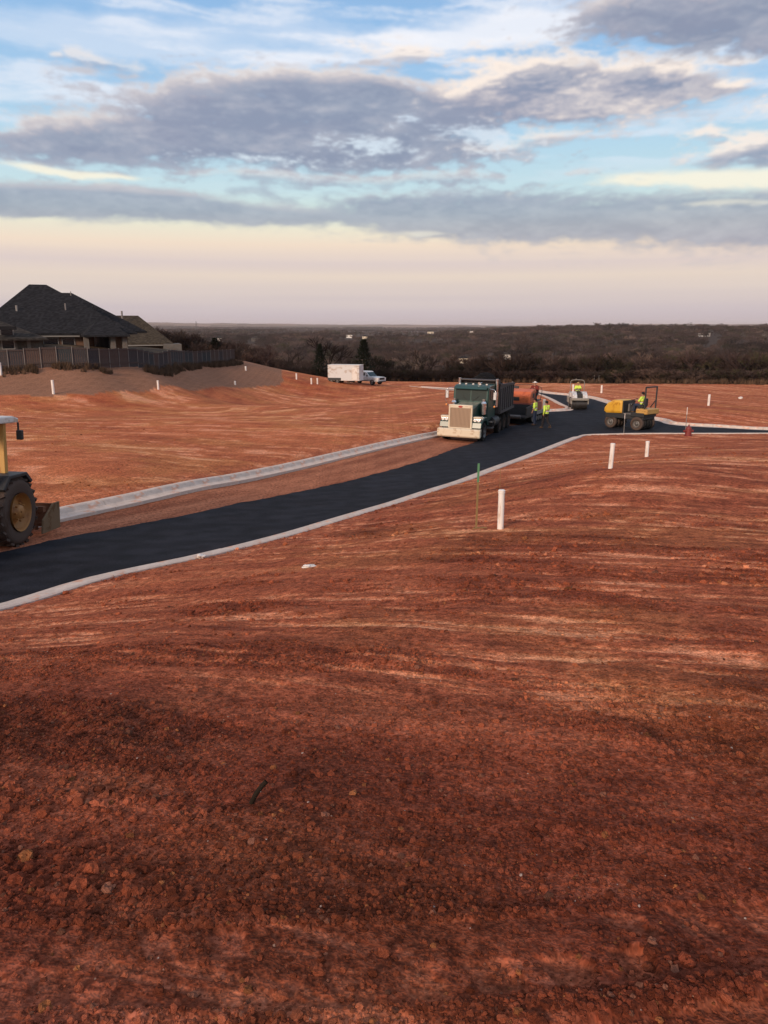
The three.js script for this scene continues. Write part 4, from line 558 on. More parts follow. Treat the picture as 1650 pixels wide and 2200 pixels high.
// ------------------------------------------------------------------ pickup and box trailer
{
  
  const t = thing('pickup_truck', 'white crew cab pickup truck parked in front of the box trailer', 'pickup');
  part('body', [side([[-2.85, 0.55], [-2.85, 1.12], [-0.95, 1.15], [-0.95, 0.55]], -0.98, 0.98, 0.04), side([[-0.95, 0.5], [-0.95, 1.15], [1.2, 1.15], [2.65, 1.08], [2.85, 0.95], [2.9, 0.5]], -0.98, 0.98, 0.06)], M.white, t);
  const cab = part('cab', side([[-1.1, 1.1], [-0.98, 1.8], [-0.8, 1.88], [0.5, 1.88], [0.72, 1.8], [1.35, 1.12]], -0.88, 0.88, 0.06), M.white, t);
  { const g = new THREE.BoxGeometry(1.5, 0.72, 0.02).rotateX(-0.76); part('windscreen', mv(g, 0, 1.48, 1.075), M.glass, cab); }
  for (const s of [-1, 1]) { part('side_window', [box(0.02, 0.42, 0.7, 0.885 * s, 1.5, 0.15), box(0.02, 0.42, 0.6, 0.885 * s, 1.5, -0.6)], M.glass, cab); part('headlight', box(0.34, 0.2, 0.08, 0.76 * s, 0.92, 2.86), M.lens, t); part('mirror', box(0.2, 0.24, 0.1, 1.06 * s, 1.3, 1.0, 0.03), M.dark, t); part('door_handle', box(0.02, 0.04, 0.16, 0.99 * s, 1.05, 0.1), M.dark, t); for (const z of [1.85, -1.8]) wheel(t, 0.4, 0.26, 0.86 * s, 0.4, z, s, 0, M.rubber, M.steel); }
  part('grille', [box(1.16, 0.3, 0.06, 0, 0.9, 2.9), box(1.8, 0.16, 0.08, 0, 0.5, 2.92)], M.dark, t);
  { const [x, D] = Dof(786, 825); upright(t, x, D, 126); t.position.y -= 0.02; }
  const r = thing('box_trailer', 'white enclosed box trailer hitched behind the pickup truck', 'trailer');
  part('box', [box(2.3, 2.1, 4.5, 0, 1.5, 0, 0.05)], M.white, r); part('roof_trim', [box(2.34, 0.07, 4.54, 0, 2.54, 0, 0.02), box(2.33, 0.07, 4.53, 0, 0.5, 0, 0.02)], M.offWhite, r);
  for (const s of [-1, 1]) { for (const z of [0.0, -0.85]) wheel(r, 0.34, 0.22, 1.06 * s, 0.34, z - 0.9, s, 0, M.rubber, M.steel); part('wheel_arch', box(0.06, 0.34, 1.9, 1.16 * s, 0.66, -1.32, 0.02), M.dark, r); }
  part('drawbar', [pipe([[0.6, 0.45, 2.4], [0, 0.5, 3.6]], 0.05, 6), pipe([[-0.6, 0.45, 2.4], [0, 0.5, 3.6]], 0.05, 6)], M.dark, r);
  part('side_door', [box(0.03, 1.7, 0.8, -1.165, 1.4, 1.6)], M.offWhite, r);
  { const [x, D] = Dof(743, 823.5); upright(r, x, D, 103); r.position.y -= 0.02; }
}

// ------------------------------------------------------------------ pipes, stakes, hydrant, litter
const PIPES = 'white plastic pipe stubs standing in the lots';
function pipeStub(pxl, pyb, h, r, label, grp, lean = 0) {
  const [x, D] = hit(pxl, pyb), o = thing('pipe_stub', label, 'pipe', grp); 
  part('tube', [new THREE.LatheGeometry([[r - 0.006, h - 0.02], [r - 0.006, h], [r, h], [r, -0.15]].map(p => new THREE.Vector2(...p)), 24)], M.pvc, o);
  part('cap', [cylY(r + 0.006, r + 0.006, 0.05, 0, h - 0.01, 0, 24), cylY(r + 0.004, r - 0.01, 0.012, 0, h + 0.02, 0, 24)], M.pvc, o);
  upright(o, x, D); o.rotation.z = lean; return o;
}
pipeStub(1075, 1133, 0.67, 0.057, 'capped white plastic pipe standing beside the green topped stake', null, 0.0);
pipeStub(1311, 1009, 0.66, 0.057, 'leaning white plastic pipe, taller of two between stake and side road', null, 0.035);
pipeStub(1389, 981, 0.5, 0.06, 'white plastic pipe, shorter of two near the side road kerb', null);
pipeStub(1522, 871, 0.92, 0.1, 'white plastic pipe alone in the lot beyond the side road', null);
pipeStub(115, 846, 1.0, 0.1, 'white plastic pipe at foot of the bank, tallest below the fence', null);
pipeStub(340, 836, 0.72, 0.085, 'white plastic pipe at foot of the bank below the brown roofed house', null);
for (const [a, b, h, l] of [[505, 826, 0.36, 'very short white pipe stub low on the bank below the fence end'], [528, 796, 0.5, 'white pipe stub on the bank crest just past the fence end'], [2, 806, 0.95, 'white pipe on the bank below the grey roofed house']]) pipeStub(a, b, h, 0.11, l, 'pipe stubs on the bank');
for (const [a, b, h, l] of [[637, 815, 0.75, 'lone white pipe stub on red ground right past the bank end'], [669, 825, 0.75, 'one of two paired pipe stubs between bank end and box trailer'], [682, 825, 0.75, 'one of two paired pipe stubs between bank end and box trailer']]) pipeStub(a, b, h, 0.1, l, 'pipe stubs by the trailer');
for (const [a, b, h, l] of [[1231, 841, 0.75, 'white pipe stub behind the far kerb between paver and tandem roller'], [1292, 844, 0.8, 'white pipe stub behind the far kerb between the two rollers']]) pipeStub(a, b, h, 0.1, l, 'pipe stubs behind the bend');
function stake(pxl, pyb, h, w, topH, label, wood = M.stakeWood, topMat = M.stakeGreen, lean = 0, cat = 'stake', grp) {
  const [x, D] = hit(pxl, pyb), o = thing('survey_stake', label, cat, grp);
  part('shaft', box(w, h - topH + 0.1, w * 0.5, 0, (h - topH) / 2 - 0.05, 0), wood, o); part('painted_top', box(w * 1.02, topH, w * 0.52, 0, h - topH / 2 + 0.001, 0), topMat, o);
  upright(o, x, D, 160); o.rotation.z = lean; return o;
}
{ const s = stake(1023, 1135, 1.2, 0.034, 0.34, 'tall thin wooden stake with green painted top beside capped pipe', M.stakeWood, M.stakeGreen, -0.012);
  const [x, D] = hit(1031, 1138), o = part('fallen_lath', box(0.3, 0.014, 0.03, 0, 0, 0), M.stakeWood); o.position.set(x, H(x, D) + 0.035, -D); o.rotation.set(0.05, 0.5, -0.1); tag(o, 'short lath lying on the soil at the green stake', 'lath'); }
{ const [x, D] = hit(1072, 1100), o = part('wire_flag', cylY(0.004, 0.004, 0.95, 0, 0.45, 0, 6), M.stakeWood); o.position.set(x, H(x, D), -D); tag(o, 'thin bare rod sticking up behind the capped pipe', 'rod'); }
stake(1340, 932, 1.15, 0.03, 0.3, 'pale thin survey stake at the kerb in front of the yellow roller', M.trim, M.pvc, 0.01);
stake(1472, 934, 1.5, 0.035, 0.4, 'pale survey stake beside the red marker on the side road', M.trim, M.pvc, 0.01);
for (const a of [1276, 1286]) stake(a, 823, 1.5, 0.09, 0.5, 'pale post at the edge of the wood behind the rollers', M.trim, M.trim, 0, 'post', 'posts at the edge of the wood');
{ const [x, D] = hit(1478, 938), o = thing('marker_post', 'dark red marker post at the kerb of the side road', 'marker'); part('barrel', [cylY(0.17, 0.15, 0.42, 0, 0.2, 0, 20), cylY(0.2, 0.2, 0.06, 0, 0.04, 0, 20)], M.hydrant, o); part('bonnet', [mv(new THREE.SphereGeometry(0.15, 18, 10, 0, 6.283, 0, 1.57), 0, 0.41, 0), cylY(0.04, 0.04, 0.1, 0, 0.58, 0, 8)], M.hydrant, o); for (const s of [-1, 1]) part('outlet', cylX(0.06, 0.14, 0.2 * s, 0.3, 0, 14), M.hydrant, o); upright(o, x, D, 170); }
{ const [x, D] = hit(537, 1722), o = part('stick', pipe([[0, -0.02, 0], [0.025, 0.04, 0.01], [0.05, 0.075, 0.0], [0.075, 0.1, -0.01]], 0.011, 8, 14), M.hair); o.position.set(x, H(x, D) - 0.005, -D); tag(o, 'short dark stick poking up out of the near clods', 'stick'); }
function rock(r, seed, flat = 0.6, detail = 1) { const g = new THREE.IcosahedronGeometry(r, detail), p = g.attributes.position, R = rng(seed), ox = R() * 50; for (let i = 0; i < p.count; i++) { const x = p.getX(i) / r, y = p.getY(i) / r, z = p.getZ(i) / r, f = 1 + 0.28 * vn(x * 1.6 + ox, y * 1.6 + z * 1.3) + 0.18 * vn(z * 2.7 + ox, x * 2.5 - y * 1.9); p.setXYZ(i, x * r * f, y * r * f * flat, z * r * f); } g.computeVertexNormals(); return g; }
{ const [x, D] = hit(664, 1220), o = part('stone', rock(0.085, 4, 0.4, 2), M.offWhite); o.position.set(x, H(x, D) + 0.02, -D); o.scale.set(1.2, 1, 0.8); tag(o, 'flat whitish stone lying on the red lot near the kerb', 'stone'); }
{ const [x, D] = hit(432, 1199), o = part('stone', rock(0.09, 14, 0.6, 2), M.offWhite); o.position.set(x, H(x, D) + 0.03, -D); tag(o, 'whitish lump lying against the back of the near kerb', 'stone'); }
{ const [x, D] = hit(1590, 857), o = part('bag', rock(0.2, 34, 0.7, 2), M.offWhite); o.position.set(x, H(x, D) + 0.1, -D); tag(o, 'pale crumpled bag in the lot beyond the side road', 'bag'); }

function crag(r, seed, flat, detail) { const g = rock(r, seed, flat, detail), p = g.attributes.position; for (let i = 0; i < p.count; i++) { const x = p.getX(i), y = p.getY(i), z = p.getZ(i), f = 1 + 0.45 * vn(x * 2.3 + seed * 9, y * 2.3 + z * 2.9) + 0.25 * vn(z * 5 + seed, x * 4.6 + y * 5.1); p.setXYZ(i, x * f, y * f, z * f); } const q = g.index ? g.toNonIndexed() : g; q.computeVertexNormals(); return q; }
// ------------------------------------------------------------------ loose clods and pebbles
{
  const R = rng(2024), shapes = [crag(1, 1, 0.6, 1), crag(1, 2, 0.72, 1), crag(1, 3, 0.48, 1), crag(1, 5, 0.66, 0)], lists = shapes.map(() => []);
  const put = (x, D, r, rubMin, pebble) => {
    if (inPoly(corridor, x, D) || Math.min(distLine(RK, x, D), distLine(LK, x, D)) < 0.3) return; const rr = Math.hypot(x, D), so = soil(x, D, rr); const tA = Math.abs(trackA(x, D)) < 0.18, tB = Math.abs(trackB(x, D)) < 0.17 && x > 0; if ((tA || tB) && R() < 0.85) return;
    if (R() > rubMin + so[1] * (1 - rubMin)) return;
    const y = H(x, D) + relief(x, D, rr, so), k = pebble ? 3 : Math.floor(R() * 4), v = 0.42 + R() * 0.72; let c = so[0].map(q => q * v / 0.62); const u = R();
    if (u < 0.02) c = [0.42, 0.15, 0.06].map(q => q * v * 1.1); else if (u < 0.06) c = [0.3, 0.12, 0.075].map(q => q * v * 1.1); if (pebble) c = u < 0.5 ? [0.62, 0.47, 0.4] : [0.45, 0.27, 0.2];
    lists[k].push([x, y, D, r * (0.8 + 0.4 * R()), R() * 6.28, R() * 0.6, c]);
  };
  for (let i = 0; i < 240000; i++) { const D = 1.25 * Math.pow(15 / 1.25, Math.pow(R(), 1.15)), x = (R() - 0.5) * 1.16 * D, q = R(); put(x, D, (0.0025 + 0.008 * q * q * q + 0.014 * Math.pow(R(), 22)) * (0.9 + 0.015 * D), D < 4.5 ? 0.26 : 0.08, false); }
  for (let i = 0; i < 24000; i++) { const D = 8 + 40 * Math.pow(R(), 1.4), x = (R() - 0.5) * 1.16 * D; put(x, D, 0.010 + 0.03 * Math.pow(R(), 7), 0.03, false); }
  for (let i = 0; i < 900; i++) { const D = 1.3 * Math.pow(12 / 1.3, R()), x = (R() - 0.5) * 1.16 * D; put(x, D, 0.0025 + 0.005 * R() * R(), 0.4, true); }
  // heaps pushed up: by the pipe, at the track edge, low left
  for (const [cx, cy, w, n, big] of [[1230, 1108, 0.5, 260, 0.04], [1560, 2080, 0.16, 420, 0.022], [1120, 2105, 0.2, 500, 0.016], [60, 1720, 0.28, 420, 0.03], [100, 1880, 0.3, 520, 0.03], [250, 1990, 0.25, 600, 0.022], [470, 1740, 0.1, 70, 0.025], [780, 1960, 0.3, 500, 0.016], [1620, 1225, 0.8, 220, 0.035], [1500, 1560, 0.6, 420, 0.022], [180, 1640, 0.5, 380, 0.018], [1000, 1930, 0.35, 500, 0.012], [640, 1850, 0.4, 420, 0.012], [1380, 1760, 0.5, 420, 0.014], [400, 1330, 1.2, 320, 0.03], [900, 1420, 1.1, 360, 0.022], [1350, 2000, 0.25, 380, 0.014]]) { const [hx, hD] = hit(cx, cy); for (let i = 0; i < n; i++) { const a = R() * 6.283, d = w * Math.sqrt(-2 * Math.log(R() + 1e-9)) * 0.6; put(hx + Math.cos(a) * d * 1.9, hD + Math.sin(a) * d * 0.6, (0.22 * big + big * 0.75 * R() ** 5) * 0.95, 0.9, false); } }
  const m4 = new THREE.Matrix4(), q4 = new THREE.Quaternion(), e4 = new THREE.Euler(), cc = new THREE.Color();
  shapes.forEach((g, k) => { const o = new THREE.InstancedMesh(g, M.clod, lists[k].length); lists[k].forEach(([x, y, D, r, a, b, c], i) => { q4.setFromEuler(e4.set(b, a, b * 0.7)); m4.compose(new THREE.Vector3(x, y + r * 0.12, -D), q4, new THREE.Vector3(r, r, r)); o.setMatrixAt(i, m4); o.setColorAt(i, cc.setRGB(...c)); }); o.name = numbered('soil_clods'); o.castShadow = o.receiveShadow = true; scene.add(o); tag(o, 'loose red clods and pebbles scattered over the bare soil', 'clods', 'loose clods on the soil', 'stuff'); });
}

// ------------------------------------------------------------------ garden fence on top of the bank, weeds along it
const fenceLine = [[-62, 61], [-44, 62.2], ...[[10, 800, 63.3], [200, 793, 66.3], [300, 789, 71.8], [365, 787, 79.3], [400, 785, 88], [460, 783, 95.5], [506, 782, 102]].map(p => at(...p).slice(0, 2))];
{
  const f = thing('garden_fence', 'weathered dark board fence with pale posts on top of the bank', 'fence'), L = [0]; for (let i = 1; i < fenceLine.length; i++) L.push(L[i - 1] + Math.hypot(fenceLine[i][0] - fenceLine[i - 1][0], fenceLine[i][1] - fenceLine[i - 1][1]));
  const P = d => { let k = 1; while (k < L.length - 1 && L[k] < d) k++; const t = clamp((d - L[k - 1]) / (L[k] - L[k - 1])); return [lerp(fenceLine[k - 1][0], fenceLine[k][0], t), lerp(fenceLine[k - 1][1], fenceLine[k][1], t)]; };
  const R = rng(31), step = 1.22, hgt = 1.62;
  for (let d = 0; d < L[L.length - 1] - step; d += step) {
    const [x0, D0] = P(d), [x1, D1] = P(d + step), y0 = H(x0, D0), y1 = H(x1, D1), a = Math.atan2(-(D1 - D0), x1 - x0), w = Math.hypot(x1 - x0, D1 - D0), tone = [M.fenceA, M.fenceB, M.fenceC][Math.floor(R() * 3)];
    const bay = new THREE.Group(); bay.name = 'bay'; f.add(bay); bay.position.set((x0 + x1) / 2, (y0 + y1) / 2, -(D0 + D1) / 2); bay.rotation.y = -a;
    for (let i = 0; i < 7; i++) { const g = part('picket', box(w / 7 - 0.012, hgt + (R() - 0.5) * 0.05, 0.018, -w / 2 + (i + 0.5) * w / 7, hgt / 2 + 0.03, 0.0 + (R() - 0.5) * 0.012), tone, bay); }
    part('rail', box(w, 0.09, 0.04, 0, 0.4, 0.04), M.fenceB, bay); part('rail', box(w, 0.09, 0.04, 0, 1.55, 0.04), M.fenceB, bay);
    const p = part('post', cylY(0.03, 0.03, hgt + 0.25, 0, hgt / 2 - 0.05, 0, 8), M.fencePost, f); p.position.set(x0, y0, -D0 + 0.08);
  }
}
{
  const R = rng(404), blades = []; const p = [], n = [];
  for (let k = 0; k < 46; k++) { const a = R() * 6.28, d = R() * 0.16, bx = Math.cos(a) * d, bz = Math.sin(a) * d, h = 0.35 + R() * 0.55, lx = (R() - 0.5) * 0.4, lz = (R() - 0.5) * 0.4, w = 0.012 + R() * 0.012, c = Math.cos(a), s = Math.sin(a); p.push(bx - w * s, 0, bz + w * c, bx + w * s, 0, bz - w * c, bx + lx, h, bz + lz); }
  const g = new THREE.BufferGeometry(); g.setAttribute('position', new THREE.Float32BufferAttribute(p, 3)); g.computeVertexNormals();
  const spots = []; for (let i = 0; i < 900; i++) { const t = R() * 8, k = Math.min(7, Math.floor(t)), u = t - k, x = lerp(fenceLine[k][0], fenceLine[k + 1][0], u) + (R() * 0.9) * 1.2 * (k > 2 ? 1 : 0.2), D = lerp(fenceLine[k][1], fenceLine[k + 1][1], u) - (k <= 2 ? R() * R() * 1.9 : 0); if (fbm(x * 0.35, D * 0.35, 2) < -0.15) continue; spots.push([x, D, 0.35 + R() * 0.5]); }
  for (let i = 0; i < 500; i++) { const x = 40 * (R() - 0.35) + 30, D = 0; void D; const xx = -10 + R() * 90, DD = 168 - (xx > 10 ? (xx - 10) * 0.8 : 0) + R() * 8; spots.push([xx, DD, 0.7 + R() * 0.8]); }
  const o = new THREE.InstancedMesh(g, M.weeds, spots.length), m4 = new THREE.Matrix4(), q = new THREE.Quaternion(), cc = new THREE.Color(); spots.forEach(([x, D, s], i) => { q.setFromAxisAngle(new THREE.Vector3(0, 1, 0), R() * 6.28); m4.compose(new THREE.Vector3(x, H(x, D) - 0.03, -D), q, new THREE.Vector3(s * 1.5, s, s * 1.5)); o.setMatrixAt(i, m4); const v = 0.5 + R() * 0.6; o.setColorAt(i, cc.setRGB(v, v * 0.95, v * 0.9)); }); o.name = 'dry_weeds'; o.castShadow = o.receiveShadow = true; scene.add(o); tag(o, 'dry brown weeds along the fence foot and the wood edge', 'weeds', null, 'stuff');
}

// ------------------------------------------------------------------ houses behind the fence
function hip(x0, x1, D0, D1, ye, yr, alongX = true, ridge = null) {   // hip roof over a rectangle with an overhanging eave board
  const w = x1 - x0, d = D1 - D0, half = Math.min(w, d) / 2; let A, B; const cx = (x0 + x1) / 2, cD = (D0 + D1) / 2;
  if (ridge) [A, B] = ridge; else if (alongX) { A = [x0 + half, cD]; B = [x1 - half, cD]; if (w < d) { A = [cx - 0.5, cD]; B = [cx + 0.5, cD]; } } else { A = [cx, D0 + half]; B = [cx, D1 - half]; }
  const c = [[x0, ye, -D0], [x1, ye, -D0], [x1, ye, -D1], [x0, ye, -D1]], a = [A[0], yr, -A[1]], b = [B[0], yr, -B[1]], t = 0.16, pos = [], uv = [];
  const tri = (...v) => v.forEach(p => { pos.push(...p); }); const quad = (p, q, r, s) => { tri(p, q, r); tri(p, r, s); };
  if (alongX) { quad(c[0], c[1], b, a); tri(c[1], c[2], b); quad(c[2], c[3], a, b); tri(c[3], c[0], a); } else { tri(c[0], c[1], a); quad(c[1], c[2], b, a); tri(c[2], c[3], b); quad(c[3], c[0], a, b); }
  const lo = c.map(p => [p[0], p[1] - t, p[2]]); for (let i = 0; i < 4; i++) { const j = (i + 1) % 4; quad(lo[i], lo[j], c[j], c[i]); } quad(lo[3], lo[2], lo[1], lo[0]);
  for (let i = 0; i < pos.length; i += 3) uv.push((pos[i] + pos[i + 2]) / 4.5, (pos[i + 1] - pos[i + 2] * 0.3) / 4.5);
  const g = new THREE.BufferGeometry(); g.setAttribute('position', new THREE.Float32BufferAttribute(pos, 3)); g.setAttribute('uv', new THREE.Float32BufferAttribute(uv, 2)); g.computeVertexNormals(); return g;
}
const wbox = (x0, x1, y0, y1, D0, D1) => box(x1 - x0, y1 - y0, D1 - D0, (x0 + x1) / 2, (y0 + y1) / 2, -(D0 + D1) / 2);
let AZ = 0; const DK = 1.11;                                                       // houses are built in a frame turned towards the viewer's line to them
const X = (p, D) => DK * D * Math.tan(Math.atan2(ray(p, 740)[0], ray(p, 740)[2]) - AZ), Y = (p, D) => EYE + DK * D * ray(825, p)[1] / ray(825, p)[2];
function settle(h, D, u, y) { h.rotation.y = -AZ; const b = new THREE.Vector3(u, y, -D * DK); h.children.forEach(c => c.position.sub(b)); h.position.copy(b.applyAxisAngle(new THREE.Vector3(0, 1, 0), -AZ)); }
const hipK = (a, b, c, d, e, f, g, r) => hip(a, b, c * DK, d * DK, e, f, g, r && r.map(([u, D]) => [u, D * DK])), wboxK = (a, b, c, d, e, f) => wbox(a, b, c, d, e * DK, f * DK);
function win(parent, xa, xb, ya, yb, D, m = M.pane) { const w = part('window', wboxK(xa, xb, ya, yb, D - 0.03, D + 0.05), m, parent); part('frame', [wboxK(xa - 0.08, xb + 0.08, yb, yb + 0.08, D - 0.06, D), wboxK(xa - 0.08, xb + 0.08, ya - 0.08, ya, D - 0.06, D), wboxK(xa - 0.08, xa, ya, yb, D - 0.06, D), wboxK(xb, xb + 0.08, ya, yb, D - 0.06, D)], M.trim, w); return w; }
{
  const h = thing('house', 'large house with steep dark hipped roof behind the garden fence', 'house'), g0 = -1.6; AZ = -0.455;
  const D0 = 73.5, D1 = 90, ye = Y(714, 76), yr = Y(618, 81);
  const xl = X(-62, 80), xr = X(281, 78);
  part('roof', hipK(xl, xr, D0, D1, ye, yr, true, [[X(76, 81.5), 81.5], [X(112, 81.5), 81.5]]), M.roofDark, h);
  part('rear_roof', hipK(X(70, 86), X(300, 84), 79, 93, ye + 0.1, Y(634, 86), true, [[X(134, 86), 86], [X(164, 86), 86]]), M.roofDark, h);
  part('porch_roof', hipK(X(178, 72), X(276, 72), 70.6, 76, Y(719, 71), Y(690, 74), true), M.roofDark, h);
  part('wall', wboxK(xl + 0.5, X(180, 74.2), g0, ye - 0.1, 74.2, 89), M.brick, h);
  part('wall', wboxK(X(180, 76) - 0.3, xr - 0.6, g0, ye - 0.1, 76, 88.5), M.brick, h);
  for (const p of [186, 243, 268]) part('porch_column', wboxK(X(p, 71.4) - 0.22, X(p, 71.4) + 0.22, g0, Y(719, 71) - 0.14, 71.2, 71.64), M.stucco, h);
  part('porch_panel', wboxK(X(246, 72), X(262, 72), g0, Y(719, 71) - 0.16, 71.9, 72.1), M.brick, h);
  win(h, X(205, 76) , X(235, 76), g0 + 0.6, 0.6, 76); win(h, X(95, 74.2), X(125, 74.2), g0 + 0.9, 0.45, 74.2); win(h, X(135, 74.2), X(160, 74.2), g0 + 0.9, 0.45, 74.2);
  part('fascia', wboxK(X(75, 74), X(172, 74), ye - 0.36, ye - 0.17, 73.6, 73.75), M.trim, h);
  const pv = (p, y0, y1, D, r, m) => part('vent_pipe', cylY(r, r, Y(y0, D) - Y(y1, D), X(p, D), (Y(y0, D) + Y(y1, D)) / 2, -D * DK, 10), m, h);
  pv(148, 655, 688, 77.2, 0.07, M.fencePost); pv(162, 631, 646, 85.5, 0.05, M.trim); pv(44, 660, 672, 77, 0.1, M.trim);
  part('dormer', hipK(X(192, 80), X(222, 80), 79, 84, Y(682, 81), Y(660, 81), false), M.roofDark, h); settle(h, 80, X(100, 80), g0);
}
{
  const h = thing('house', 'house at the frame edge with grey brown low roof and dark window', 'house'); AZ = -0.49; const g0 = -1.7, ye = Y(725, 67.6), D0 = 67.6;
  part('roof', hipK(X(-260, 70), X(101, 69), D0, 80, ye, Y(668, 73.8), true), M.roofGrey, h);
  part('upper_roof', hipK(X(-330, 84), X(70, 84), 78, 92, Y(714, 80), Y(651, 85), true), M.roofDark, h);
  part('wall', wboxK(X(-250, 70), X(36, 69) , g0, ye - 0.1, 68.4, 79.5), M.stucco, h); part('wall', wboxK(X(36, 69), X(92, 69), g0, ye - 0.12, 69.2, 79), M.stucco, h);
  part('porch_beam', wboxK(X(-20, 68), X(38, 68), Y(708, 67.8), Y(701, 67.8), 67.2, 67.9), M.roofDark, h);
  win(h, X(5, 68.4), X(30, 68.4), Y(744, 68.4), Y(708, 68.4), 68.38); part('door', wboxK(X(58, 69.2), X(66, 69.2), g0, Y(728, 69), 69.1, 69.25), M.trim, h); settle(h, 74, X(0, 74), g0);
}
{
  const h = thing('house', 'lower house with pale brown hipped roof beyond the dark house', 'house'); AZ = -0.31; const g0 = -2.4, D0 = 100, ye = Y(736, 101);
  part('roof', hipK(X(150, 102), X(372, 101), D0, 113, ye, Y(679, 106.5), true, [[X(215, 106.5), 106.5], [X(301, 106.5), 106.5]]), M.roofBrown, h);
  part('wall', wboxK(X(160, 102), X(366, 101) - 0.4, g0, ye - 0.1, 100.8, 112), M.brick, h); part('fascia', wboxK(X(275, 100), X(350, 100), ye - 0.3, ye - 0.17, 99.9, 100), M.trim, h); part('garage_wall', wboxK(X(352, 98), X(390, 98), g0 - 0.4, Y(738, 98), 98, 103), M.stucco, h);
  win(h, X(285, 100.8), X(300, 100.8), g0 + 0.7, ye - 0.7, 100.78); win(h, X(320, 100.8), X(340, 100.8), g0 + 0.7, ye - 0.7, 100.78);
  part('vent_pipe', cylY(0.12, 0.12, 1.1, X(267, 104.5), Y(678, 104.5), -104.5 * DK, 10), M.fencePost, h); settle(h, 106, X(270, 106), g0);
}

// ------------------------------------------------------------------ leafless trees
function bareTree(seed, tris) {                                  // unit height; returns trunk and crown geometries
  const R = rng(seed), trunk = [], crown = [], tp = [];
  const seg = (list, a, b, ra, rb, n) => { const d = b.clone().sub(a).normalize(), u = Math.abs(d.y) < 0.9 ? new THREE.Vector3(0, 1, 0) : new THREE.Vector3(1, 0, 0), e = d.clone().cross(u).normalize(), f = d.clone().cross(e); for (let i = 0; i < n; i++) { const p = i / n * 6.283, q = (i + 1) / n * 6.283, P = (c, r, t) => c.clone().addScaledVector(e, Math.cos(t) * r).addScaledVector(f, Math.sin(t) * r).toArray(); list.push(...P(a, ra, p), ...P(a, ra, q), ...P(b, rb, p), ...P(a, ra, q), ...P(b, rb, q), ...P(b, rb, p)); } };
  const th = 0.26 + R() * 0.12, tip = new THREE.Vector3((R() - 0.5) * 0.06, th, (R() - 0.5) * 0.06); seg(trunk, new THREE.Vector3(0, -0.05, 0), tip, 0.024, 0.017, 6);
  const grow = (a, dir, len, r, lv) => {
    const b = a.clone().addScaledVector(dir, len); seg(crown, a, b, r, r * 0.62, 3);
    if (lv === 0) { for (let k = 0; k < 9; k++) { const t = a.clone().lerp(b, 0.25 + 0.75 * R()), d = dir.clone().add(new THREE.Vector3(R() - 0.5, R() * 0.7 - 0.2, R() - 0.5).multiplyScalar(1.7)).normalize(), e = t.clone().addScaledVector(d, 0.07 + R() * 0.07), w = new THREE.Vector3(R() - 0.5, R() - 0.5, R() - 0.5).normalize().multiplyScalar(0.0055); tp.push(...t.clone().add(w).toArray(), ...t.clone().sub(w).toArray(), ...e.toArray()); } return; }
    const n = 3 + (R() < 0.5 ? 1 : 0); for (let k = 0; k < n; k++) { const d = dir.clone().multiplyScalar(0.9).add(new THREE.Vector3(R() - 0.5, (R() - 0.3) * 0.7, R() - 0.5).multiplyScalar(1.5)).normalize(); grow(a.clone().lerp(b, 0.55 + 0.45 * R()), d, len * (0.62 + 0.2 * R()), r * 0.58, lv - 1); }
  };
  const n0 = 5; for (let k = 0; k < n0; k++) { const a = k / n0 * 6.283 + R(), s = 0.35 + 0.55 * R(); grow(tip.clone().multiplyScalar(0.75 + 0.25 * R()), new THREE.Vector3(Math.cos(a) * s, 1, Math.sin(a) * s).normalize(), 0.24 + 0.08 * R(), 0.011, tris); }
  const mk = l => { const g = new THREE.BufferGeometry(); g.setAttribute('position', new THREE.Float32BufferAttribute(l, 3)); g.computeVertexNormals(); return plain(g); };
  return [mk(trunk), mk(crown), mk(tp)];
}
function clear(x, D, list) { for (const [a, b, d0, d1] of list) if (D > d0 && D < d1 && x / D > a && x / D < b) return false; return true; }
// far buildings: photo x, photo y of the eaves, distance, width, height
function hitTop(p, y, h) { const r = ray(p, y), g = d => EYE + r[1] / r[2] * d - H(r[0] / r[2] * d, d) - h; let d = 230; while (g(d) > 0 && d < 5000) d *= 1.01; return d; }
const FARB = [[410, 720, 14, 5, 0], [430, 722, 10, 5, 1], [470, 727, 15, 5, 0], [548, 727, 12, 5, 1], [750, 720, 12, 6, 0], [784, 723, 10, 5, 2], [1086, 763, 8.5, 4.5, 0], [1181, 757, 5, 4.5, 1], [996, 771, 7, 4, 2], [1516, 716, 13, 5, 0], [1640, 715, 11, 5, 1], [925, 713, 18, 6, 2], [1010, 712, 14, 6, 0]].map(([p, y, w, h, k]) => [p, y, hitTop(p, y, h * 0.9), w, h, k]);
const KEEP = FARB.map(([p, y, D, w]) => [(p - 825) / FPX - (w * 0.62) / D, (p - 825) / FPX + (w * 0.62) / D, D * 0.72, D + 15]);
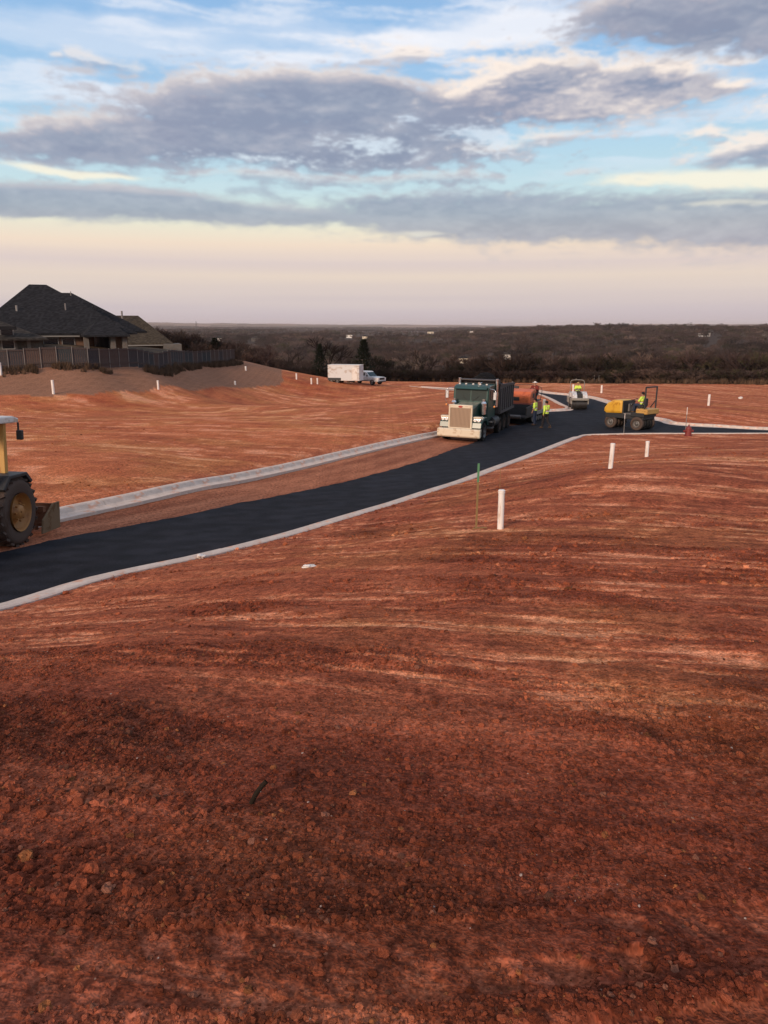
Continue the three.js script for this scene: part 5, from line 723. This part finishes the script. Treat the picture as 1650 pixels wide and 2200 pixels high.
{
  const wm = [M.offWhite, M.stucco, M.cream], rm = [M.roofGrey, M.roofBrown, M.roofDark]; const kinds = ['pale far house with grey roof', 'small far house with brown roof', 'cream far house with dark roof'];
  const where = ['leftmost on the skyline above the fence', 'second above the fence end', 'just above the round cedars', 'above the gap between fence and trailer', 'above the box trailer', 'above the pickup truck', 'in the wood above the paver', 'in the wood above the tandem roller', 'in the wood above the dump truck', 'high on the skyline above the bag', 'at the far end of the skyline', 'small on the skyline above the dump truck', 'small on the skyline above the paver'];
  FARB.forEach(([p, yb, D, w, h, k], i) => { const c = at(p, yb, D), o = thing('far_house', `${kinds[k]}, ${where[i]}`, 'house', 'houses far off in the wood'); const g0 = H(c[0], D) - 1, y1 = g0 + 1 + h; part('wall', wbox(c[0] - w / 2, c[0] + w / 2, g0, y1, D, D + w * 0.7), wm[k], o); part('roof', hip(c[0] - w / 2 - 0.4, c[0] + w / 2 + 0.4, D - 0.4, D + w * 0.7 + 0.4, y1, y1 + w * 0.2, true), rm[i % 3], o); for (const s of [-0.25, 0.2]) part('window', wbox(c[0] + s * w - 0.5, c[0] + s * w + 0.5, y1 - 2, y1 - 0.8, D - 0.06, D), M.pane, o); });
}
{ // lattice mast on the skyline
  const D = 2600, c = at(421, 690, D), o = thing('lattice_mast', 'thin lattice mast on the far skyline beyond the brown roof', 'mast'), g0 = H(c[0], D); const top = c[2]; for (const [a, b] of [[-1, -1], [1, -1], [1, 1], [-1, 1]]) part('leg', pipe([[c[0] + a * 3, g0, -D + b * 3], [c[0] + a * 0.5, top, -D + b * 0.5]], 0.35, 5), M.steel, o); for (let k = 1; k < 6; k++) { const y = lerp(g0, top, k / 6), w = lerp(3, 0.5, k / 6); part('brace', [pipe([[c[0] - w, y, -D + w], [c[0] + w, y, -D + w]], 0.2, 4), pipe([[c[0] - w * 1.2, y - 4, -D + w], [c[0] + w, y, -D + w]], 0.2, 4)], M.steel, o); }
}
{
  const R = rng(909), variants = [11, 12, 13, 14, 15].map(s => bareTree(s, 2)), cheap = [21, 22, 23].map(s => bareTree(s, 1));
  // trees one can tell apart along the edge of the site
  const edge = [[560, 176, 11, 0], [600, 182, 12, 1], [625, 188, 10, 0], [655, 180, 9, 0], [720, 186, 11, 1], [745, 192, 12, 0], [815, 190, 11, 0], [845, 196, 12, 1], [880, 188, 13, 1], [905, 200, 12, 0], [960, 195, 12, 0], [1040, 190, 11, 0], [1080, 186, 12, 0], [1130, 182, 11, 1], [1190, 180, 12, 0], [1240, 176, 11, 0], [1300, 172, 11, 0], [1350, 168, 12, 0], [1400, 166, 11, 1], [1450, 160, 11, 0], [1500, 156, 12, 0], [1560, 150, 11, 0], [1610, 146, 12, 0], [1645, 143, 11, 0]];
  const protos = variants.map(() => null);
  edge.forEach(([p, D, h, pale], i) => { const x = (p - 825) / FPX * D * 1.0; const k = i % 5; let o; const label = pale ? 'pale barked leafless tree at the edge of the site' : 'dark leafless tree at the edge of the site', grp = pale ? 'pale bare trees at the site edge' : 'dark bare trees at the site edge';
    o = thing('bare_tree', label, 'tree', grp); part('trunk', variants[k][0], pale ? M.barkPale : M.bark, o); const c = part('crown', [variants[k][1], variants[k][2]], pale ? M.barkPale : M.twig, o);
    const hh = h * 0.62; o.scale.set(hh * 1.15, hh, hh * 1.15); o.position.set(x, H(x, D) - 0.2, -D); o.rotation.y = R() * 6.28; });
  // cedars
  const cedar = (seed) => { const r = rng(seed), p = []; for (let i = 0; i < 1500; i++) { const t = Math.pow(r(), 0.8), y = 0.06 + t * 0.94, a = r() * 6.283, rad = 0.31 * Math.pow(1 - t, 0.62) * (0.72 + 0.5 * vn(t * 7 + seed, a * 1.3) + 0.2 * vn(t * 17, a * 3)) + 0.012, q = rad * Math.sqrt(0.25 + 0.75 * r()), c = [Math.cos(a) * q, y, Math.sin(a) * q], s = 0.03 + 0.03 * r(); const d = [Math.cos(a) * s, s * (r() - 0.2) * 1.5, Math.sin(a) * s], w = [-Math.sin(a) * s * 0.5, s * 0.3 * (r() - 0.5), Math.cos(a) * s * 0.5]; p.push(c[0] - w[0], c[1] - w[1], c[2] - w[2], c[0] + w[0], c[1] + w[1], c[2] + w[2], c[0] + d[0], c[1] + d[1], c[2] + d[2]); } const g = new THREE.BufferGeometry(); g.setAttribute('position', new THREE.Float32BufferAttribute(p, 3)); g.computeVertexNormals(); return g; };
  const cg = [cedar(3), cedar(8)];
  [[782, 164, 8.6, 1.1, 'dark green cedar rising directly behind the pickup truck'], [690, 168, 7.6, 1.05, 'dark cedar between box trailer and bank end'], [470, 128, 4.2, 1.5, 'round dark cedar bush behind the fence end'], [498, 132, 3.6, 1.5, 'lower dark cedar bush just past the fence end'], [905, 200, 7, 0.9, 'slim dark cedar among bare trees above the dump truck'], [1380, 320, 9, 1.2, 'distant dark cedar above the yellow roller'], [1055, 250, 6, 1.0, 'dark cedar among bare trees above the paver']].forEach(([p, D, h, w, label], i) => { const x = (p - 825) / FPX * D, o = thing('cedar_tree', label, 'tree'); part('trunk', cylY(0.03, 0.015, 0.5, 0, 0.2, 0, 8), M.bark, o); part('crown', cg[i % 2], M.cedar, o); o.scale.set(h * w, h, h * w); o.position.set(x, H(x, D) - 0.2, -D); o.rotation.y = i; });
  // the wood itself, one mass down the valley and up to the skyline
  const mats = [M.twig, M.bark, M.barkPale], m4 = new THREE.Matrix4(), q = new THREE.Quaternion(), cc = new THREE.Color(), lists = variants.map(() => []), farList = cheap.map(() => []);
  const put = (list, D, x, h, wide) => { if (!clear(x, D, KEEP)) return; list.push([x, H(x, D) - 0.3, D, h, wide, R()]); };
  for (let i = 0; i < 6500; i++) { const D = 172 + 560 * Math.pow(R(), 0.75), x = (R() * 1.16 - 0.58) * D; const edgeD = 172 - (x > 10 ? Math.min(38, (x - 10) * 0.5) : 0); if (D < edgeD) continue; put(lists[i % 5], D, x, (5 + 5 * R() + 7 * R() ** 8) * 0.75, 1.25); }
  for (let i = 0; i < 700; i++) { const x = 15 + R() * 80, D = 172 - Math.min(44, (x - 10) * 0.62) + R() * 40; if (x / D > 0.6) continue; put(lists[i % 5], D, x, (5 + 5 * R()) * 0.7, 1.25); }
  for (let i = 0; i < 500; i++) { const D = 112 + R() * 75, x = -0.34 * D + R() * 0.24 * D - 6; if (x > -0.10 * D || D < 122) continue; put(lists[i % 5], D, x, (4 + 4 * R()) * 0.7, 1.2); }
  for (let i = 0; i < 12000; i++) { const D = 600 + 1300 * Math.pow(R(), 0.85), x = (R() * 1.16 - 0.58) * D; if (fbm(x * 0.004, D * 0.003, 2) < -0.3) continue; put(lists[i % 5], D, x, 5 + 5 * R() + 7 * R() ** 8, 1.6); }
  for (let i = 0; i < 22000; i++) { const D = 1800 + 4600 * Math.pow(R(), 0.8), x = (R() * 1.16 - 0.58) * D; if (fbm(x * 0.002 + 5, D * 0.0016, 2) < -0.05) continue; put(farList[i % 3], D, x, 9 + 5 * R(), 3.2); }
  for (let i = 0; i < 3800; i++) { const x = -45 + R() * 150, e = 168 - (x > 10 ? Math.min(44, (x - 10) * 0.62) : 0), D = e + 70 * R() * R(); if (Math.abs(x / D) > 0.58) continue; put(lists[i % 5], D, x, 1.6 + 1.8 * R(), 1.7); }
  const emit = (list, geo, m, nm) => { const o = new THREE.InstancedMesh(geo, m, list.length); list.forEach(([x, y, D, h, w, u], i) => { q.setFromAxisAngle(new THREE.Vector3(0, 1, 0), u * 40); m4.compose(new THREE.Vector3(x, y, -D), q, new THREE.Vector3(h * w, h, h * w)); o.setMatrixAt(i, m4); const pt = fbm(x * 0.02 + 7, D * 0.012, 2), v = (0.55 + 0.75 * ((u * 7.13) % 1)) * (1 + 0.85 * pt), t = (u * 13.7) % 1; o.setColorAt(i, t > 0.8 ? cc.setRGB(v * 1.9, v * 1.8, v * 1.65) : t < 0.14 ? cc.setRGB(v * 0.75, v * 0.95, v * 0.62) : cc.setRGB(v, v * (0.92 + 0.16 * t), v)); }); o.name = numbered(nm); o.castShadow = o.receiveShadow = true; scene.add(o); tag(o, 'brown leafless wood filling the valley behind the site', 'wood', 'leafless wood in the valley', 'stuff'); };
  variants.forEach((v, k) => emit(lists[k], mergeGeometries([v[0], v[1], v[2]]), mats[k % 2], 'leafless_wood'));
  cheap.forEach((v, k) => { const fat = v[2].clone(); emit(farList[k], mergeGeometries([v[0], v[1], fat]), mats[k % 2], 'leafless_wood'); });
}
scene.fog = new THREE.FogExp2(new THREE.Color(0.82, 0.72, 0.70), 0.00005);
renderer.render(scene, camera);
